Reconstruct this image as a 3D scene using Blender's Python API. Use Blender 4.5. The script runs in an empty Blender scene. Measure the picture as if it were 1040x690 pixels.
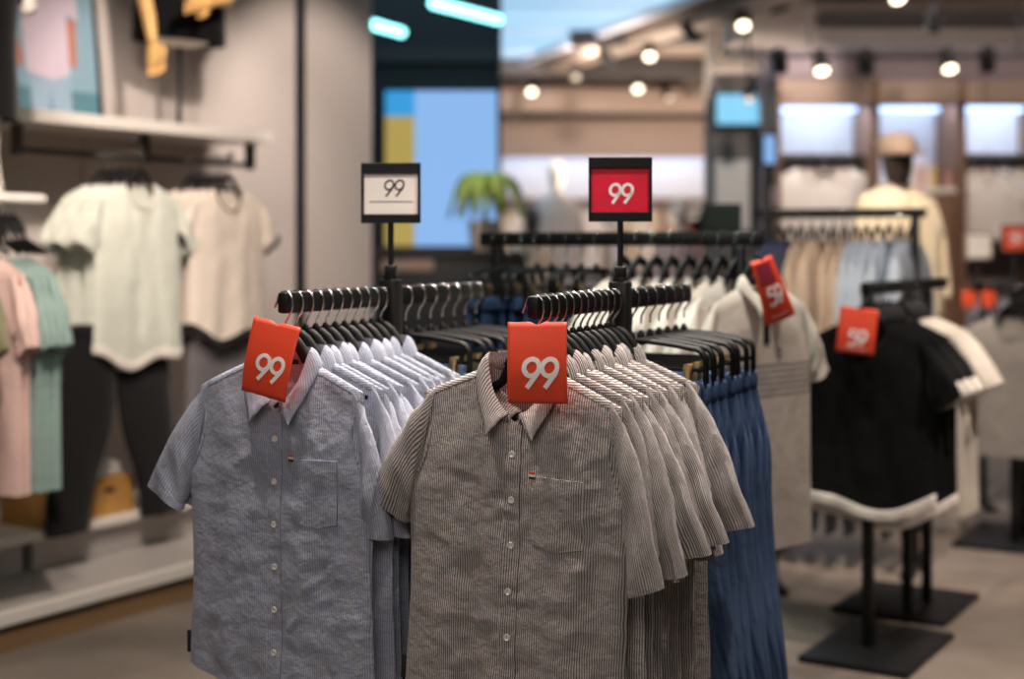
import bpy, bmesh, math, random
from mathutils import Vector, Matrix, noise as mnoise

random.seed(7)
R = math.radians
C = bpy.context.scene.collection
F = 1444.4          # focal length in pixels of the 1040 wide frame (50 mm on 36 mm)
HOR = 250.0         # image row of the horizon
CAMZ = 1.43         # eye height


def at(px, py, Y):
    return Vector(((px - 520) / F * Y, Y, CAMZ + (HOR - py) / F * Y))


# --------------------------------------------------------------------------- materials
def lin(c):
    out = []
    for v in c[:3]:
        v = v / 255.0
        out.append(v / 12.92 if v <= 0.04045 else ((v + 0.055) / 1.055) ** 2.4)
    return (out[0], out[1], out[2], 1.0)


def new_mat(name):
    m = bpy.data.materials.new(name)
    m.use_nodes = True
    nt = m.node_tree
    return m, nt, nt.nodes['Principled BSDF']


def plain(name, col, rough=0.6, metal=0.0, var=0.06, scale=14.0, bump=0.0, bscale=200.0, spec=0.5):
    m, nt, b = new_mat(name)
    c = lin(col)
    tc = nt.nodes.new('ShaderNodeTexCoord')
    n = nt.nodes.new('ShaderNodeTexNoise')
    n.inputs['Scale'].default_value = scale
    n.inputs['Detail'].default_value = 4
    nt.links.new(tc.outputs['Object'], n.inputs['Vector'])
    ramp = nt.nodes.new('ShaderNodeMix')
    ramp.data_type = 'RGBA'
    ramp.inputs[6].default_value = tuple(max(0, v * (1 - var)) for v in c[:3]) + (1,)
    ramp.inputs[7].default_value = tuple(min(1, v * (1 + var)) for v in c[:3]) + (1,)
    nt.links.new(n.outputs['Fac'], ramp.inputs[0])
    nt.links.new(ramp.outputs[2], b.inputs['Base Color'])
    b.inputs['Roughness'].default_value = rough
    b.inputs['Metallic'].default_value = metal
    b.inputs['Specular IOR Level'].default_value = spec
    if bump > 0:
        n2 = nt.nodes.new('ShaderNodeTexNoise')
        n2.inputs['Scale'].default_value = bscale
        nt.links.new(tc.outputs['Object'], n2.inputs['Vector'])
        bp = nt.nodes.new('ShaderNodeBump')
        bp.inputs['Strength'].default_value = bump
        bp.inputs['Distance'].default_value = 0.002
        nt.links.new(n2.outputs['Fac'], bp.inputs['Height'])
        nt.links.new(bp.outputs['Normal'], b.inputs['Normal'])
    return m


def cloth(name, col, col2=None, pitch=0.005, sharp=2.0, crumple=0.5, cscale=26.0, var=0.08, band=None):
    """woven or knitted cloth; col2 = a stripe running down the cloth (UV u in metres)"""
    m, nt, b = new_mat(name)
    c = lin(col)
    uv = nt.nodes.new('ShaderNodeUVMap')
    n = nt.nodes.new('ShaderNodeTexNoise')
    n.inputs['Scale'].default_value = 22
    n.inputs['Detail'].default_value = 5
    nt.links.new(uv.outputs[0], n.inputs['Vector'])
    mix = nt.nodes.new('ShaderNodeMix')
    mix.data_type = 'RGBA'
    mix.inputs[6].default_value = tuple(v * (1 - var) for v in c[:3]) + (1,)
    mix.inputs[7].default_value = tuple(min(1, v * (1 + var)) for v in c[:3]) + (1,)
    nt.links.new(n.outputs['Fac'], mix.inputs[0])
    colour = mix.outputs[2]
    sep = nt.nodes.new('ShaderNodeSeparateXYZ')
    nt.links.new(uv.outputs[0], sep.inputs[0])
    if col2 is not None:
        mul = nt.nodes.new('ShaderNodeMath'); mul.operation = 'MULTIPLY'
        mul.inputs[1].default_value = 2 * math.pi / pitch
        wn = nt.nodes.new('ShaderNodeTexNoise'); wn.inputs['Scale'].default_value = 16; wn.inputs['Detail'].default_value = 3
        nt.links.new(uv.outputs[0], wn.inputs['Vector'])
        wm = nt.nodes.new('ShaderNodeMath'); wm.operation = 'MULTIPLY_ADD'; wm.inputs[1].default_value = .007
        nt.links.new(wn.outputs['Fac'], wm.inputs[0]); nt.links.new(sep.outputs[0], wm.inputs[2])
        nt.links.new(wm.outputs[0], mul.inputs[0])
        sn = nt.nodes.new('ShaderNodeMath'); sn.operation = 'SINE'
        nt.links.new(mul.outputs[0], sn.inputs[0])
        ma = nt.nodes.new('ShaderNodeMath'); ma.operation = 'MULTIPLY_ADD'; ma.use_clamp = True
        ma.inputs[1].default_value = sharp * 0.5; ma.inputs[2].default_value = 0.5
        nt.links.new(sn.outputs[0], ma.inputs[0])
        mx = nt.nodes.new('ShaderNodeMix'); mx.data_type = 'RGBA'
        nt.links.new(ma.outputs[0], mx.inputs[0])
        nt.links.new(colour, mx.inputs[6])
        mx.inputs[7].default_value = lin(col2)
        colour = mx.outputs[2]
    if band is not None:                       # (v0, v1, colour, pitch): printed cross stripes between two heights
        g1 = nt.nodes.new('ShaderNodeMath'); g1.operation = 'GREATER_THAN'; g1.inputs[1].default_value = band[0]
        g2 = nt.nodes.new('ShaderNodeMath'); g2.operation = 'LESS_THAN'; g2.inputs[1].default_value = band[1]
        mo = nt.nodes.new('ShaderNodeMath'); mo.operation = 'PINGPONG'; mo.inputs[1].default_value = band[3] / 2
        gt = nt.nodes.new('ShaderNodeMath'); gt.operation = 'GREATER_THAN'; gt.inputs[1].default_value = band[3] * 0.17
        for g in (g1, g2, mo):
            nt.links.new(sep.outputs[1], g.inputs[0])
        nt.links.new(mo.outputs[0], gt.inputs[0])
        p1 = nt.nodes.new('ShaderNodeMath'); p1.operation = 'MULTIPLY'
        p2 = nt.nodes.new('ShaderNodeMath'); p2.operation = 'MULTIPLY'
        nt.links.new(g1.outputs[0], p1.inputs[0]); nt.links.new(g2.outputs[0], p1.inputs[1])
        nt.links.new(p1.outputs[0], p2.inputs[0]); nt.links.new(gt.outputs[0], p2.inputs[1])
        mx = nt.nodes.new('ShaderNodeMix'); mx.data_type = 'RGBA'
        nt.links.new(p2.outputs[0], mx.inputs[0])
        nt.links.new(colour, mx.inputs[6])
        mx.inputs[7].default_value = lin(band[2])
        colour = mx.outputs[2]
    nt.links.new(colour, b.inputs['Base Color'])
    b.inputs['Roughness'].default_value = 0.9
    b.inputs['Specular IOR Level'].default_value = 0.15
    b.inputs['Sheen Weight'].default_value = 0.1
    n1 = nt.nodes.new('ShaderNodeTexNoise')
    n1.inputs['Scale'].default_value = cscale
    n1.inputs['Detail'].default_value = 7
    n1.inputs['Roughness'].default_value = 0.62
    n1.inputs['Distortion'].default_value = 0.15
    nt.links.new(uv.outputs[0], n1.inputs['Vector'])
    bp = nt.nodes.new('ShaderNodeBump')
    bp.inputs['Strength'].default_value = crumple
    bp.inputs['Distance'].default_value = 0.012
    nt.links.new(n1.outputs['Fac'], bp.inputs['Height'])
    nt.links.new(bp.outputs['Normal'], b.inputs['Normal'])
    return m


def glow(name, col, strength):
    m, nt, b = new_mat(name)
    b.inputs['Base Color'].default_value = (0, 0, 0, 1)
    b.inputs['Emission Color'].default_value = lin(col)
    b.inputs['Emission Strength'].default_value = strength
    return m


def denim(name, dark, light):
    m, nt, b = new_mat(name)
    uv = nt.nodes.new('ShaderNodeUVMap')
    mp = nt.nodes.new('ShaderNodeMapping')
    mp.inputs['Scale'].default_value = (26, 3.0, 1)
    nt.links.new(uv.outputs[0], mp.inputs[0])
    n = nt.nodes.new('ShaderNodeTexNoise'); n.inputs['Scale'].default_value = 1.0; n.inputs['Detail'].default_value = 6
    nt.links.new(mp.outputs[0], n.inputs['Vector'])
    r = nt.nodes.new('ShaderNodeValToRGB')
    r.color_ramp.elements[0].position = 0.35; r.color_ramp.elements[0].color = lin(dark)
    r.color_ramp.elements[1].position = 0.72; r.color_ramp.elements[1].color = lin(light)
    nt.links.new(n.outputs['Fac'], r.inputs[0])
    nt.links.new(r.outputs[0], b.inputs['Base Color'])
    b.inputs['Roughness'].default_value = 0.9
    b.inputs['Specular IOR Level'].default_value = 0.15
    n1 = nt.nodes.new('ShaderNodeTexNoise'); n1.inputs['Scale'].default_value = 30; n1.inputs['Detail'].default_value = 6
    nt.links.new(uv.outputs[0], n1.inputs['Vector'])
    bp = nt.nodes.new('ShaderNodeBump'); bp.inputs['Strength'].default_value = 0.4; bp.inputs['Distance'].default_value = 0.01
    nt.links.new(n1.outputs['Fac'], bp.inputs['Height'])
    nt.links.new(bp.outputs['Normal'], b.inputs['Normal'])
    return m


def floor_mat():
    m, nt, b = new_mat('polished_concrete')
    tc = nt.nodes.new('ShaderNodeTexCoord')
    n = nt.nodes.new('ShaderNodeTexNoise'); n.inputs['Scale'].default_value = 1.6; n.inputs['Detail'].default_value = 8
    n.inputs['Roughness'].default_value = 0.6
    nt.links.new(tc.outputs['Object'], n.inputs['Vector'])
    r = nt.nodes.new('ShaderNodeValToRGB')
    r.color_ramp.elements[0].position = 0.3; r.color_ramp.elements[0].color = lin((104, 95, 87))
    r.color_ramp.elements[1].position = 0.7; r.color_ramp.elements[1].color = lin((142, 129, 117))
    nt.links.new(n.outputs['Fac'], r.inputs[0])
    br = nt.nodes.new('ShaderNodeTexBrick')
    br.inputs['Scale'].default_value = 1.0
    br.inputs['Brick Width'].default_value = 0.9; br.inputs['Row Height'].default_value = 0.9
    br.inputs['Mortar Size'].default_value = 0.003; br.offset = 0.0
    br.inputs['Color1'].default_value = (1, 1, 1, 1); br.inputs['Color2'].default_value = (.9, .9, .9, 1)
    br.inputs['Mortar'].default_value = (.55, .52, .5, 1)
    mp = nt.nodes.new('ShaderNodeMapping'); mp.inputs['Rotation'].default_value = (0, 0, R(32))
    nt.links.new(tc.outputs['Object'], mp.inputs[0]); nt.links.new(mp.outputs[0], br.inputs['Vector'])
    mx = nt.nodes.new('ShaderNodeMix'); mx.data_type = 'RGBA'; mx.blend_type = 'MULTIPLY'; mx.inputs[0].default_value = 1
    nt.links.new(r.outputs[0], mx.inputs[6]); nt.links.new(br.outputs['Color'], mx.inputs[7])
    nt.links.new(mx.outputs[2], b.inputs['Base Color'])
    b.inputs['Roughness'].default_value = 0.42
    return m


def wood_mat(name, a, c):
    m, nt, b = new_mat(name)
    tc = nt.nodes.new('ShaderNodeTexCoord')
    mp = nt.nodes.new('ShaderNodeMapping'); mp.inputs['Scale'].default_value = (3, 3, 40)
    nt.links.new(tc.outputs['Object'], mp.inputs[0])
    n = nt.nodes.new('ShaderNodeTexNoise'); n.inputs['Scale'].default_value = 1.5; n.inputs['Detail'].default_value = 6
    nt.links.new(mp.outputs[0], n.inputs['Vector'])
    mx = nt.nodes.new('ShaderNodeMix'); mx.data_type = 'RGBA'
    mx.inputs[6].default_value = lin(a); mx.inputs[7].default_value = lin(c)
    nt.links.new(n.outputs['Fac'], mx.inputs[0]); nt.links.new(mx.outputs[2], b.inputs['Base Color'])
    b.inputs['Roughness'].default_value = 0.55
    return m


M = {}
M['black'] = plain('black_powder_coat', (14, 14, 15), 0.45, 0.0, 0.1, 30, 0.1, 400, spec=.35)
M['hanger'] = plain('black_hanger_plastic', (9, 9, 10), 0.5, 0, 0.1, spec=.22)
M['chrome'] = plain('chrome_wire', (214, 214, 210), 0.07, 1.0, 0.03)
M['brass'] = plain('pale_brass_clip', (205, 180, 130), 0.3, 1.0, 0.05)
M['blue'] = cloth('blue_chambray', (132, 139, 160), (176, 179, 189), 0.0044, 1.3, 0.5, 52)
M['grey'] = cloth('grey_ticking_stripe', (100, 94, 92), (198, 190, 186), 0.0045, 1.4, 0.5, 52)
M['button'] = plain('pearl_button', (228, 224, 218), 0.25, 0, 0.08, 80)
M['label'] = plain('black_woven_label', (24, 24, 28), 0.7)
M['red'] = plain('red_card', (240, 76, 44), 0.5, 0, 0.05, 10, 0.25, 40)
M['redtop'] = plain('dark_red_print', (150, 40, 62), 0.5)
M['ink_white'] = plain('white_print', (255, 252, 246), 0.6)
M['ink_black'] = plain('black_print', (25, 25, 28), 0.6)
M['card'] = plain('white_card', (238, 230, 220), 0.5)
M['cardpink'] = plain('crimson_card', (228, 34, 62), 0.35, 0, 0.2, 16)
M['denim'] = denim('blue_denim', (36, 50, 78), (98, 122, 158))
M['denim_dark'] = denim('indigo_denim', (30, 42, 66), (60, 78, 112))
M['blackcloth'] = cloth('black_jersey', (11, 11, 12), None, crumple=0.3)
M['blacktwill'] = cloth('black_twill', (24, 23, 24), None, crumple=0.35)
M['white'] = cloth('white_jersey', (226, 216, 206), None, crumple=0.3)
M['white_grey'] = cloth('off_white_jersey', (205, 194, 180), None, crumple=0.3)
M['polo'] = cloth('stone_pique', (206, 194, 182), None, crumple=0.25, band=(-0.335, -0.23, (150, 143, 137), 0.0175))
M['mint'] = cloth('pale_mint_jersey', (208, 209, 195), None, crumple=0.25)
M['pink'] = cloth('pale_pink_jersey', (226, 211, 196), None, crumple=0.25)
M['pinker'] = cloth('dusty_pink_jersey', (218, 186, 176), None, crumple=0.25)
M['teal'] = cloth('grey_teal_jersey', (142, 164, 156), None, crumple=0.3)
M['olive'] = cloth('sage_jersey', (140, 136, 104), None, crumple=0.3)
M['greytee'] = cloth('warm_grey_jersey', (150, 142, 134), None, crumple=0.3)
M['grey_trousers'] = cloth('charcoal_jersey', (104, 98, 100), None, crumple=0.3)
M['cream'] = cloth('cream_knit', (224, 206, 174), None, crumple=0.6)
M['beige'] = cloth('beige_knit', (206, 184, 160), None, crumple=0.3)
M['paleblue'] = cloth('pale_blue_jersey', (196, 208, 220), None, crumple=0.3)
M['navy'] = cloth('navy_jersey', (62, 70, 98), None, crumple=0.3)
M['wall'] = plain('warm_white_paint', (198, 187, 180), 0.7, 0, 0.02, 3)
M['whitelac'] = plain('white_lacquer', (228, 220, 210), 0.35, 0, 0.02, 3)
M['greylac'] = plain('grey_lacquer', (172, 164, 158), 0.3, 0, 0.03, 3)
M['kick'] = wood_mat('oak_kickboard', (122, 94, 64), (148, 116, 82))
M['card_box'] = wood_mat('kraft_board', (178, 128, 62), (200, 150, 82))
M['woodarm'] = wood_mat('pale_beech', (220, 168, 96), (234, 188, 122))
M['ceil'] = plain('grey_brown_ceiling', (140, 122, 108), 0.9, 0, 0.2, 2)
M['duct'] = plain('taupe_duct_lightened', (204, 186, 170), 0.55, 0, 0.08, 4)  # colour lightened in place of light falling on the right-hand duct
M['duct_mid'] = plain('taupe_duct_base', (138, 122, 110), 0.6, 0, 0.08, 4)  # duct taupe without that lightening
M['duct_dark'] = plain('dark_steel', (52, 46, 44), 0.6, 0, 0.1)
M['bulk'] = plain('mauve_grey_plaster', (132, 118, 122), 0.8, 0, 0.04, 4)
M['brown'] = wood_mat('walnut_panel', (116, 84, 64), (136, 102, 80))
M['tan'] = plain('tan_panel', (150, 128, 114), 0.6, 0, 0.05, 3)
M['column'] = plain('grey_column_plaster', (120, 112, 106), 0.8, 0, 0.04, 3)
M['floor'] = floor_mat()
M['lens'] = glow('lamp_lens', (255, 236, 204), 7)
M['lens_dim'] = glow('lamp_lens_dimmed', (255, 226, 196), 1.6)
M['teal_lamp'] = glow('teal_tube', (140, 240, 242), 4.5)
M['strip'] = glow('cool_light_strip', (176, 206, 255), 3.2)
M['screen'] = glow('pale_blue_screen', (140, 184, 238), 1.0)
M['screen_y'] = glow('yellow_screen_zone', (196, 172, 92), 0.8)
M['screen_b'] = glow('cyan_screen_zone', (60, 160, 225), 0.95)
M['skylight'] = glow('blue_light_ceiling', (166, 212, 246), 1.05)
M['screen_cyan'] = glow('cyan_wall_screen', (130, 205, 240), 1.1)
M['panel_back'] = plain('cool_white_panel', (214, 216, 226), 0.6, 0, 0.02, 3)
M['skin_print'] = plain('poster_skin_print', (178, 116, 96), 0.5)
M['sky_print'] = plain('poster_sky_print', (128, 158, 172), 0.5, 0, 0.1, 3)
M['sea_print'] = plain('poster_sea_print', (84, 124, 136), 0.5, 0, 0.1, 6)
M['shirt_print'] = plain('poster_shirt_print', (198, 182, 194), 0.5, 0, 0.1, 8)
M['jean_print'] = plain('poster_jean_print', (142, 164, 180), 0.5, 0, 0.12, 8)
M['leaf'] = plain('palm_leaf', (146, 164, 66), 0.5, 0, 0.3, 10)
M['pot'] = plain('cream_pot', (222, 208, 190), 0.4)
M['orange'] = plain('orange_red_card', (232, 84, 48), 0.5)
M['dark_head'] = plain('dark_mannequin', (70, 58, 52), 0.5)
M['ivory'] = plain('ivory_mannequin', (236, 226, 210), 0.4)
M['straw'] = plain('tan_felt', (176, 152, 130), 0.8)
M['book_a'] = plain('book_rose', (206, 150, 140), 0.6)
M['book_b'] = plain('book_gold', (206, 168, 100), 0.6)
M['book_c'] = plain('book_brown', (92, 74, 66), 0.6)
M['book_d'] = plain('book_white', (222, 212, 204), 0.6)
M['greensign'] = plain('dark_green_card', (40, 52, 46), 0.3, 0, 0.3, 20)


# --------------------------------------------------------------------------- mesh building
class MB:
    """verts, faces and uv, linked as ONE mesh object"""

    def __init__(self):
        self.v, self.f, self.uv, self.mi = [], [], [], []
        self.m = 0

    def vert(self, p, uv=None):
        self.v.append(tuple(p))
        self.uv.append(uv if uv is not None else (p[0], p[2]))
        return len(self.v) - 1

    def face(self, idx):
        self.f.append(tuple(idx)); self.mi.append(self.m)

    def box(self, c, s, rz=0, bev=0.0, M4=None):
        bm = bmesh.new()
        bmesh.ops.create_cube(bm, size=1)
        for v in bm.verts:
            v.co = Vector((v.co.x * s[0], v.co.y * s[1], v.co.z * s[2]))
        if bev > 0:
            bmesh.ops.bevel(bm, geom=bm.edges[:], offset=bev, segments=2, affect='EDGES', profile=0.5)
        m = Matrix.Translation(c) @ Matrix.Rotation(rz, 4, 'Z')
        if M4 is not None:
            m = M4 @ m
        self.add_bm(bm, m)
        bm.free()
        return self

    def add_bm(self, bm, m=Matrix()):
        bm.verts.index_update()
        o = len(self.v)
        for v in bm.verts:
            self.vert(m @ v.co)
        for f in bm.faces:
            self.face([o + v.index for v in f.verts])

    def tube(self, pts, r, n=8, closed=False, flat=None, cap=True):
        """sweep a circle (or an ellipse, flat=(rx, ry)) along pts; r a number or a list"""
        pts = [Vector(p) for p in pts]
        k = len(pts)
        rings = []
        up = None
        for i, p in enumerate(pts):
            if closed:
                d = pts[(i + 1) % k] - pts[i - 1]
            else:
                d = pts[min(i + 1, k - 1)] - pts[max(i - 1, 0)]
            d.normalize()
            if up is None:
                a = Vector((0, 1, 0)) if abs(d.y) < 0.9 else Vector((1, 0, 0))
                up = (a - d * a.dot(d)).normalized()
            else:
                up = (up - d * up.dot(d))
                if up.length < 1e-6:
                    up = Vector((0, 1, 0)) if abs(d.y) < .9 else Vector((1, 0, 0))
                    up = up - d * up.dot(d)
                up.normalize()
            s = d.cross(up)
            rr = r[i] if isinstance(r, (list, tuple)) else r
            ring = []
            for j in range(n):
                a = 2 * math.pi * j / n
                if flat:
                    q = p + up * (math.cos(a) * flat[1]) + s * (math.sin(a) * flat[0])
                else:
                    q = p + up * (math.cos(a) * rr) + s * (math.sin(a) * rr)
                ring.append(self.vert(q))
            rings.append(ring)
        m = k if closed else k - 1
        for i in range(m):
            A, B = rings[i], rings[(i + 1) % k]
            for j in range(n):
                self.face((A[j], A[(j + 1) % n], B[(j + 1) % n], B[j]))
        if cap and not closed:
            self.face(rings[0][::-1]); self.face(rings[-1])
        return self

    def lathe(self, prof, c=(0, 0, 0), n=24, sx=1.0, sy=1.0, M4=None):
        """profile of (radius, z) turned about z"""
        rings = []
        for r, z in prof:
            ring = []
            for j in range(n):
                a = 2 * math.pi * j / n
                p = Vector((c[0] + r * sx * math.cos(a), c[1] + r * sy * math.sin(a), c[2] + z))
                if M4 is not None:
                    p = M4 @ p
                ring.append(self.vert(p, (a * r, z)))
            rings.append(ring)
        for A, B in zip(rings, rings[1:]):
            for j in range(n):
                self.face((A[j], A[(j + 1) % n], B[(j + 1) % n], B[j]))
        self.face(rings[0][::-1]); self.face(rings[-1])
        return self

    def prism(self, pts, y0, y1, M4=None):
        """outline (x, z) given depth along y"""
        n = len(pts)
        ids = []
        for y in (y0, y1):
            for x, z in pts:
                p = Vector((x, y, z))
                if M4 is not None:
                    p = M4 @ p
                ids.append(self.vert(p, (x, z)))
        self.face(ids[:n]); self.face(ids[n:][::-1])
        for j in range(n):
            k = (j + 1) % n
            self.face((ids[j], ids[n + j], ids[n + k], ids[k]))
        return self

    def grid(self, rows, wrap=False):
        """rows: list of rows of (point, uv)"""
        ids = [[self.vert(p, uv) for p, uv in row] for row in rows]
        for A, B in zip(ids, ids[1:]):
            n = len(A)
            for j in range(n if wrap else n - 1):
                k = (j + 1) % n
                self.face((A[j], A[k], B[k], B[j]))
        return ids

    def build(self, name, mats, parent=None, smooth=True, weld=0, solid=0):
        me = bpy.data.meshes.new(name)
        me.from_pydata(self.v, [], self.f)
        lay = me.uv_layers.new(name='UVMap')
        for lp in me.loops:
            lay.data[lp.index].uv = self.uv[lp.vertex_index]
        if not isinstance(mats, (list, tuple)):
            mats = [mats]
        for m in mats:
            me.materials.append(M[m] if isinstance(m, str) else m)
        for p, i in zip(me.polygons, self.mi):
            p.material_index = i
            p.use_smooth = smooth
        if weld:
            bm = bmesh.new(); bm.from_mesh(me)
            bmesh.ops.remove_doubles(bm, verts=bm.verts[:], dist=weld)
            bm.to_mesh(me); bm.free()
        bm = bmesh.new(); bm.from_mesh(me)
        bmesh.ops.recalc_face_normals(bm, faces=bm.faces[:])
        bm.to_mesh(me); bm.free()
        if smooth:
            try:
                me.set_sharp_from_angle(angle=R(45))
            except Exception:
                pass
        o = bpy.data.objects.new(name, me)
        C.objects.link(o)
        if parent is not None:
            o.parent = parent
        if solid:
            md = o.modifiers.new('thickness', 'SOLIDIFY'); md.thickness = solid; md.offset = 0
        return o


def tag(o, label, cat, group=None, kind=None):
    o['label'] = label
    o['category'] = cat
    if group:
        o['group'] = group
    if kind:
        o['kind'] = kind
    return o


def thing(name, label, cat, loc=(0, 0, 0), rz=0.0, group=None):
    o = bpy.data.objects.new(name, None)
    o.empty_display_size = 0.05
    C.objects.link(o)
    o.location = loc
    o.rotation_euler = (0, 0, rz)
    return tag(o, label, cat, group)


def struct(name, mb, mat, smooth=False, parent=None):
    o = mb.build(name, mat, parent, smooth)
    if parent is None:
        o['kind'] = 'structure'
    return o


def dup(root, loc, rz, label, group=None):
    r = root.copy(); C.objects.link(r)
    r.location = loc; r.rotation_euler = (root.rotation_euler.x, root.rotation_euler.y, rz)
    r['label'] = label
    if group:
        r['group'] = group
    for ch in list(root.children):
        c = ch.copy(); C.objects.link(c); c.parent = r
        for g in list(ch.children):
            d = g.copy(); C.objects.link(d); d.parent = c
    return r


ORD = ['front', 'second', 'third', 'fourth', 'fifth', 'sixth', 'seventh', 'eighth', 'ninth', 'tenth', 'eleventh',
       'twelfth', 'thirteenth', 'fourteenth', 'fifteenth', 'sixteenth']


def sm(a, b, x):
    t = max(0.0, min(1.0, (x - a) / (b - a)))
    return t * t * (3 - 2 * t)


def nz(x, y, s):
    return mnoise.noise(Vector((x, y, s * 3.71)))


# --------------------------------------------------------------------------- garments
class Garment:
    def __init__(s, seed=0, hem=.236, waist=.228, arm=.235, sh=.211, z_arm=-.235, z_sh=-.058, neck=.074, z_neck=0.0,
                 nf=-.095, nb=-.008, vee=0.8, length=.72, hemc=None, df=.03, db=.014, amp=.010, crum=.0022,
                 O=(.330, -.270), I=(.240, -.318), O2=None, I2=None, swing=0.0, asym=1.0, crease=None, sleeve_b=.027, fold=1.0):
        s.__dict__.update(locals())

    def w(s, z):
        if z <= s.z_arm:
            t = (z + s.length) / (s.z_arm + s.length)
            if t < .55:
                k = sm(0, .55, t); return s.hem + (s.waist - s.hem) * k
            k = sm(.55, 1, t); return s.waist + (s.arm - s.waist) * k
        t = min(1, (z - s.z_arm) / (s.z_sh - s.z_arm))
        return s.arm + (s.sh - s.arm) * (t ** .7) - .012 * math.sin(math.pi * t)

    def top(s, x, front=True):
        a = abs(x)
        if a >= s.neck:
            return s.z_neck + (s.z_sh - s.z_neck) * ((a - s.neck) / (s.sh - s.neck)) ** 1.1
        d = s.nf if front else s.nb
        q = a / s.neck
        return s.z_neck + (d - s.z_neck) * (1 - q ** (1.0 + 1.2 * (1 - s.vee))) ** (0.55 + 0.45 * s.vee)

    def hemz(s, u):
        return -s.length + (s.hemc(u) if s.hemc else 0.0)

    def y(s, u, z, front=True):
        u = max(-1, min(1, u))
        a = abs(u) * s.sh
        d = max(0.0, s.top(u * s.sh, front) - z)
        prof = math.sqrt(max(0, 1 - abs(u) ** 2.6))
        e0 = 0.85 * math.sqrt(max(0, 1 - (a / s.neck) ** 2)) if a < s.neck else 0.0
        E = e0 + (1 - e0) * (.45 * math.sqrt(min(1, d / .022)) + .55 * sm(0, .14, d))
        x = u * s.w(z)
        pin = prof * sm(0, .05, d)
        drape = sm(.05, .5, d)
        n = .55 * nz(x * 9 + s.seed, z * 1.6, s.seed + 1) * (.5 + drape) + .3 * nz(x * 17, z * 5 + x * 6, s.seed + 5) \
            + .25 * nz(x * 8 + z * 9, z * 9 - x * 14, s.seed + 9)
        cr = nz(x * 34, z * 30, s.seed + 12) + .6 * abs(nz(x * 60 + z * 20, z * 55, s.seed + 14))
        # creases that run from the shoulder and the armpit across the chest
        dd = n * s.amp + cr * s.crum
        if front and s.crease:
            for xc, am, wd in s.crease[0]:
                xx = xc + .010 * nz(z * 3, xc, s.seed)
                dd += am * max(0, 1 - abs(x - xx) / wd) * sm(.03, .15, d)
            for zc, am, wd in s.crease[1]:
                q = abs(z - zc - .02 * x - .006 * nz(x * 12, zc, s.seed))
                dd += am * max(0, 1 - q / wd) * (.4 + .6 * abs(nz(x * 9, zc * 7, s.seed + 2)))
            for xa, za, xb, zb, am in s.crease[2]:
                t = ((x - xa) * (xb - xa) + (z - za) * (zb - za)) / ((xb - xa) ** 2 + (zb - za) ** 2)
                if 0 < t < 1:
                    px, pz = xa + (xb - xa) * t, za + (zb - za) * t
                    q = math.hypot(x - px, z - pz)
                    if q < .012:
                        dd += am * math.sin(math.pi * t) * (1 - q / .012)
        if front:
            return -(s.df * prof * E) - dd * pin
        return s.db * prof * E + dd * pin * .5

    def front(s, x, z, off=0.0):
        u = x / (s.w(z) * (s.asym if x > 0 else 1))
        return Vector((x, s.y(u, z, True) - off, z))

    def yoke(s, sg, name, mat, parent, n=26):
        rows = []
        for i in range(n + 1):
            u = sg * (s.neck + .004 + (s.sh * .97 - s.neck - .004) * i / n) / s.sh
            x = u * s.sh * (s.asym if u > 0 else 1)
            zt = s.top(u * s.sh)
            pk = .0011 * math.sin(i * 2.1 + s.seed) + .0016 * nz(i * .9, sg, s.seed)
            row = []
            fd = (1 - sm(.72, 1, i / n)) * sm(0, .06, i / n)
            for d, o in ((-.0002, -.003), (-.0012 * fd, .0), (.001, (.0026 + pk * .5) * fd), (.007, (.0026 + pk) * fd), (.0115, (.0022 + pk) * fd), (.0128, -.001)):
                row.append(((x, s.y(u, zt - max(d, 0), True) - o, zt - d + (.0006 if d > .013 else 0)), (zt - d + 5, x)))
            rows.append(row)
        mb = MB(); mb.grid(rows)
        return mb.build(name, mat, parent)

    def armhole_seam(s, sg, name, mat, parent, n=40):
        pts = []
        for i in range(n + 1):
            t = i / n
            z = s.z_sh - .004 + (s.z_arm + .01 - s.z_sh) * t
            u = sg * (.955 - .05 * math.sin(math.pi * t))
            p = Vector((u * s.w(z) * (s.asym if u > 0 else 1), s.y(u, z) - .0006 - .0009 * abs(math.sin(i * 1.4)), z))
            pts.append(p)
        mb = MB(); mb.tube(pts, .0016, 6)
        return mb.build(name, mat, parent)

    def body(s, name, mat, parent, nx=48, nr=70):
        us = sorted(set([round(-1 + 2 * i / nx, 5) for i in range(nx + 1)] + [s.neck / s.sh, -s.neck / s.sh]))
        mb = MB()
        for fr in (True, False):
            rows = []
            for j in range(nr + 1):
                t = j / nr
                row = []
                for u in us:
                    zt = s.top(u * s.sh, fr); zb = s.hemz(u)
                    z = zb + (zt - zb) * t
                    x = u * s.w(z) * (s.asym if u > 0 else 1)
                    row.append(((x, s.y(u, z, fr), z), (x + (0 if fr else 1.3), z)))
                rows.append(row)
            mb.grid(rows)
        return mb.build(name, mat, parent, weld=4e-5)

    def sleeve_ring(s, sg, k, m=22, grow=0.0):
        sx_ = s.sh - .030; S = Vector((sx_, s.top(sx_) - .0005)); A = Vector((s.arm - .020, s.z_arm + .01))
        O, I = Vector(s.O), Vector(s.I)
        bulge = .024 if s.vee >= .5 else .040
        if sg > 0 and s.O2:
            O, I = Vector(s.O2), Vector(s.I2); bulge = .026
        Cc = Vector((s.sh + bulge, s.z_sh - .026))
        top = S * (1 - k) ** 2 + Cc * 2 * k * (1 - k) + O * k * k
        bot = A.lerp(I, k)
        mid = (top + bot) / 2; hf = (top - bot) / 2
        b = s.sleeve_b * (.20 + .80 * sm(0, .55, k)) * (1 - .25 * sm(.6, 1, k)) + grow
        ring = []
        dx_ = -(1 - s.asym) * s.arm if sg > 0 else 0
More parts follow.
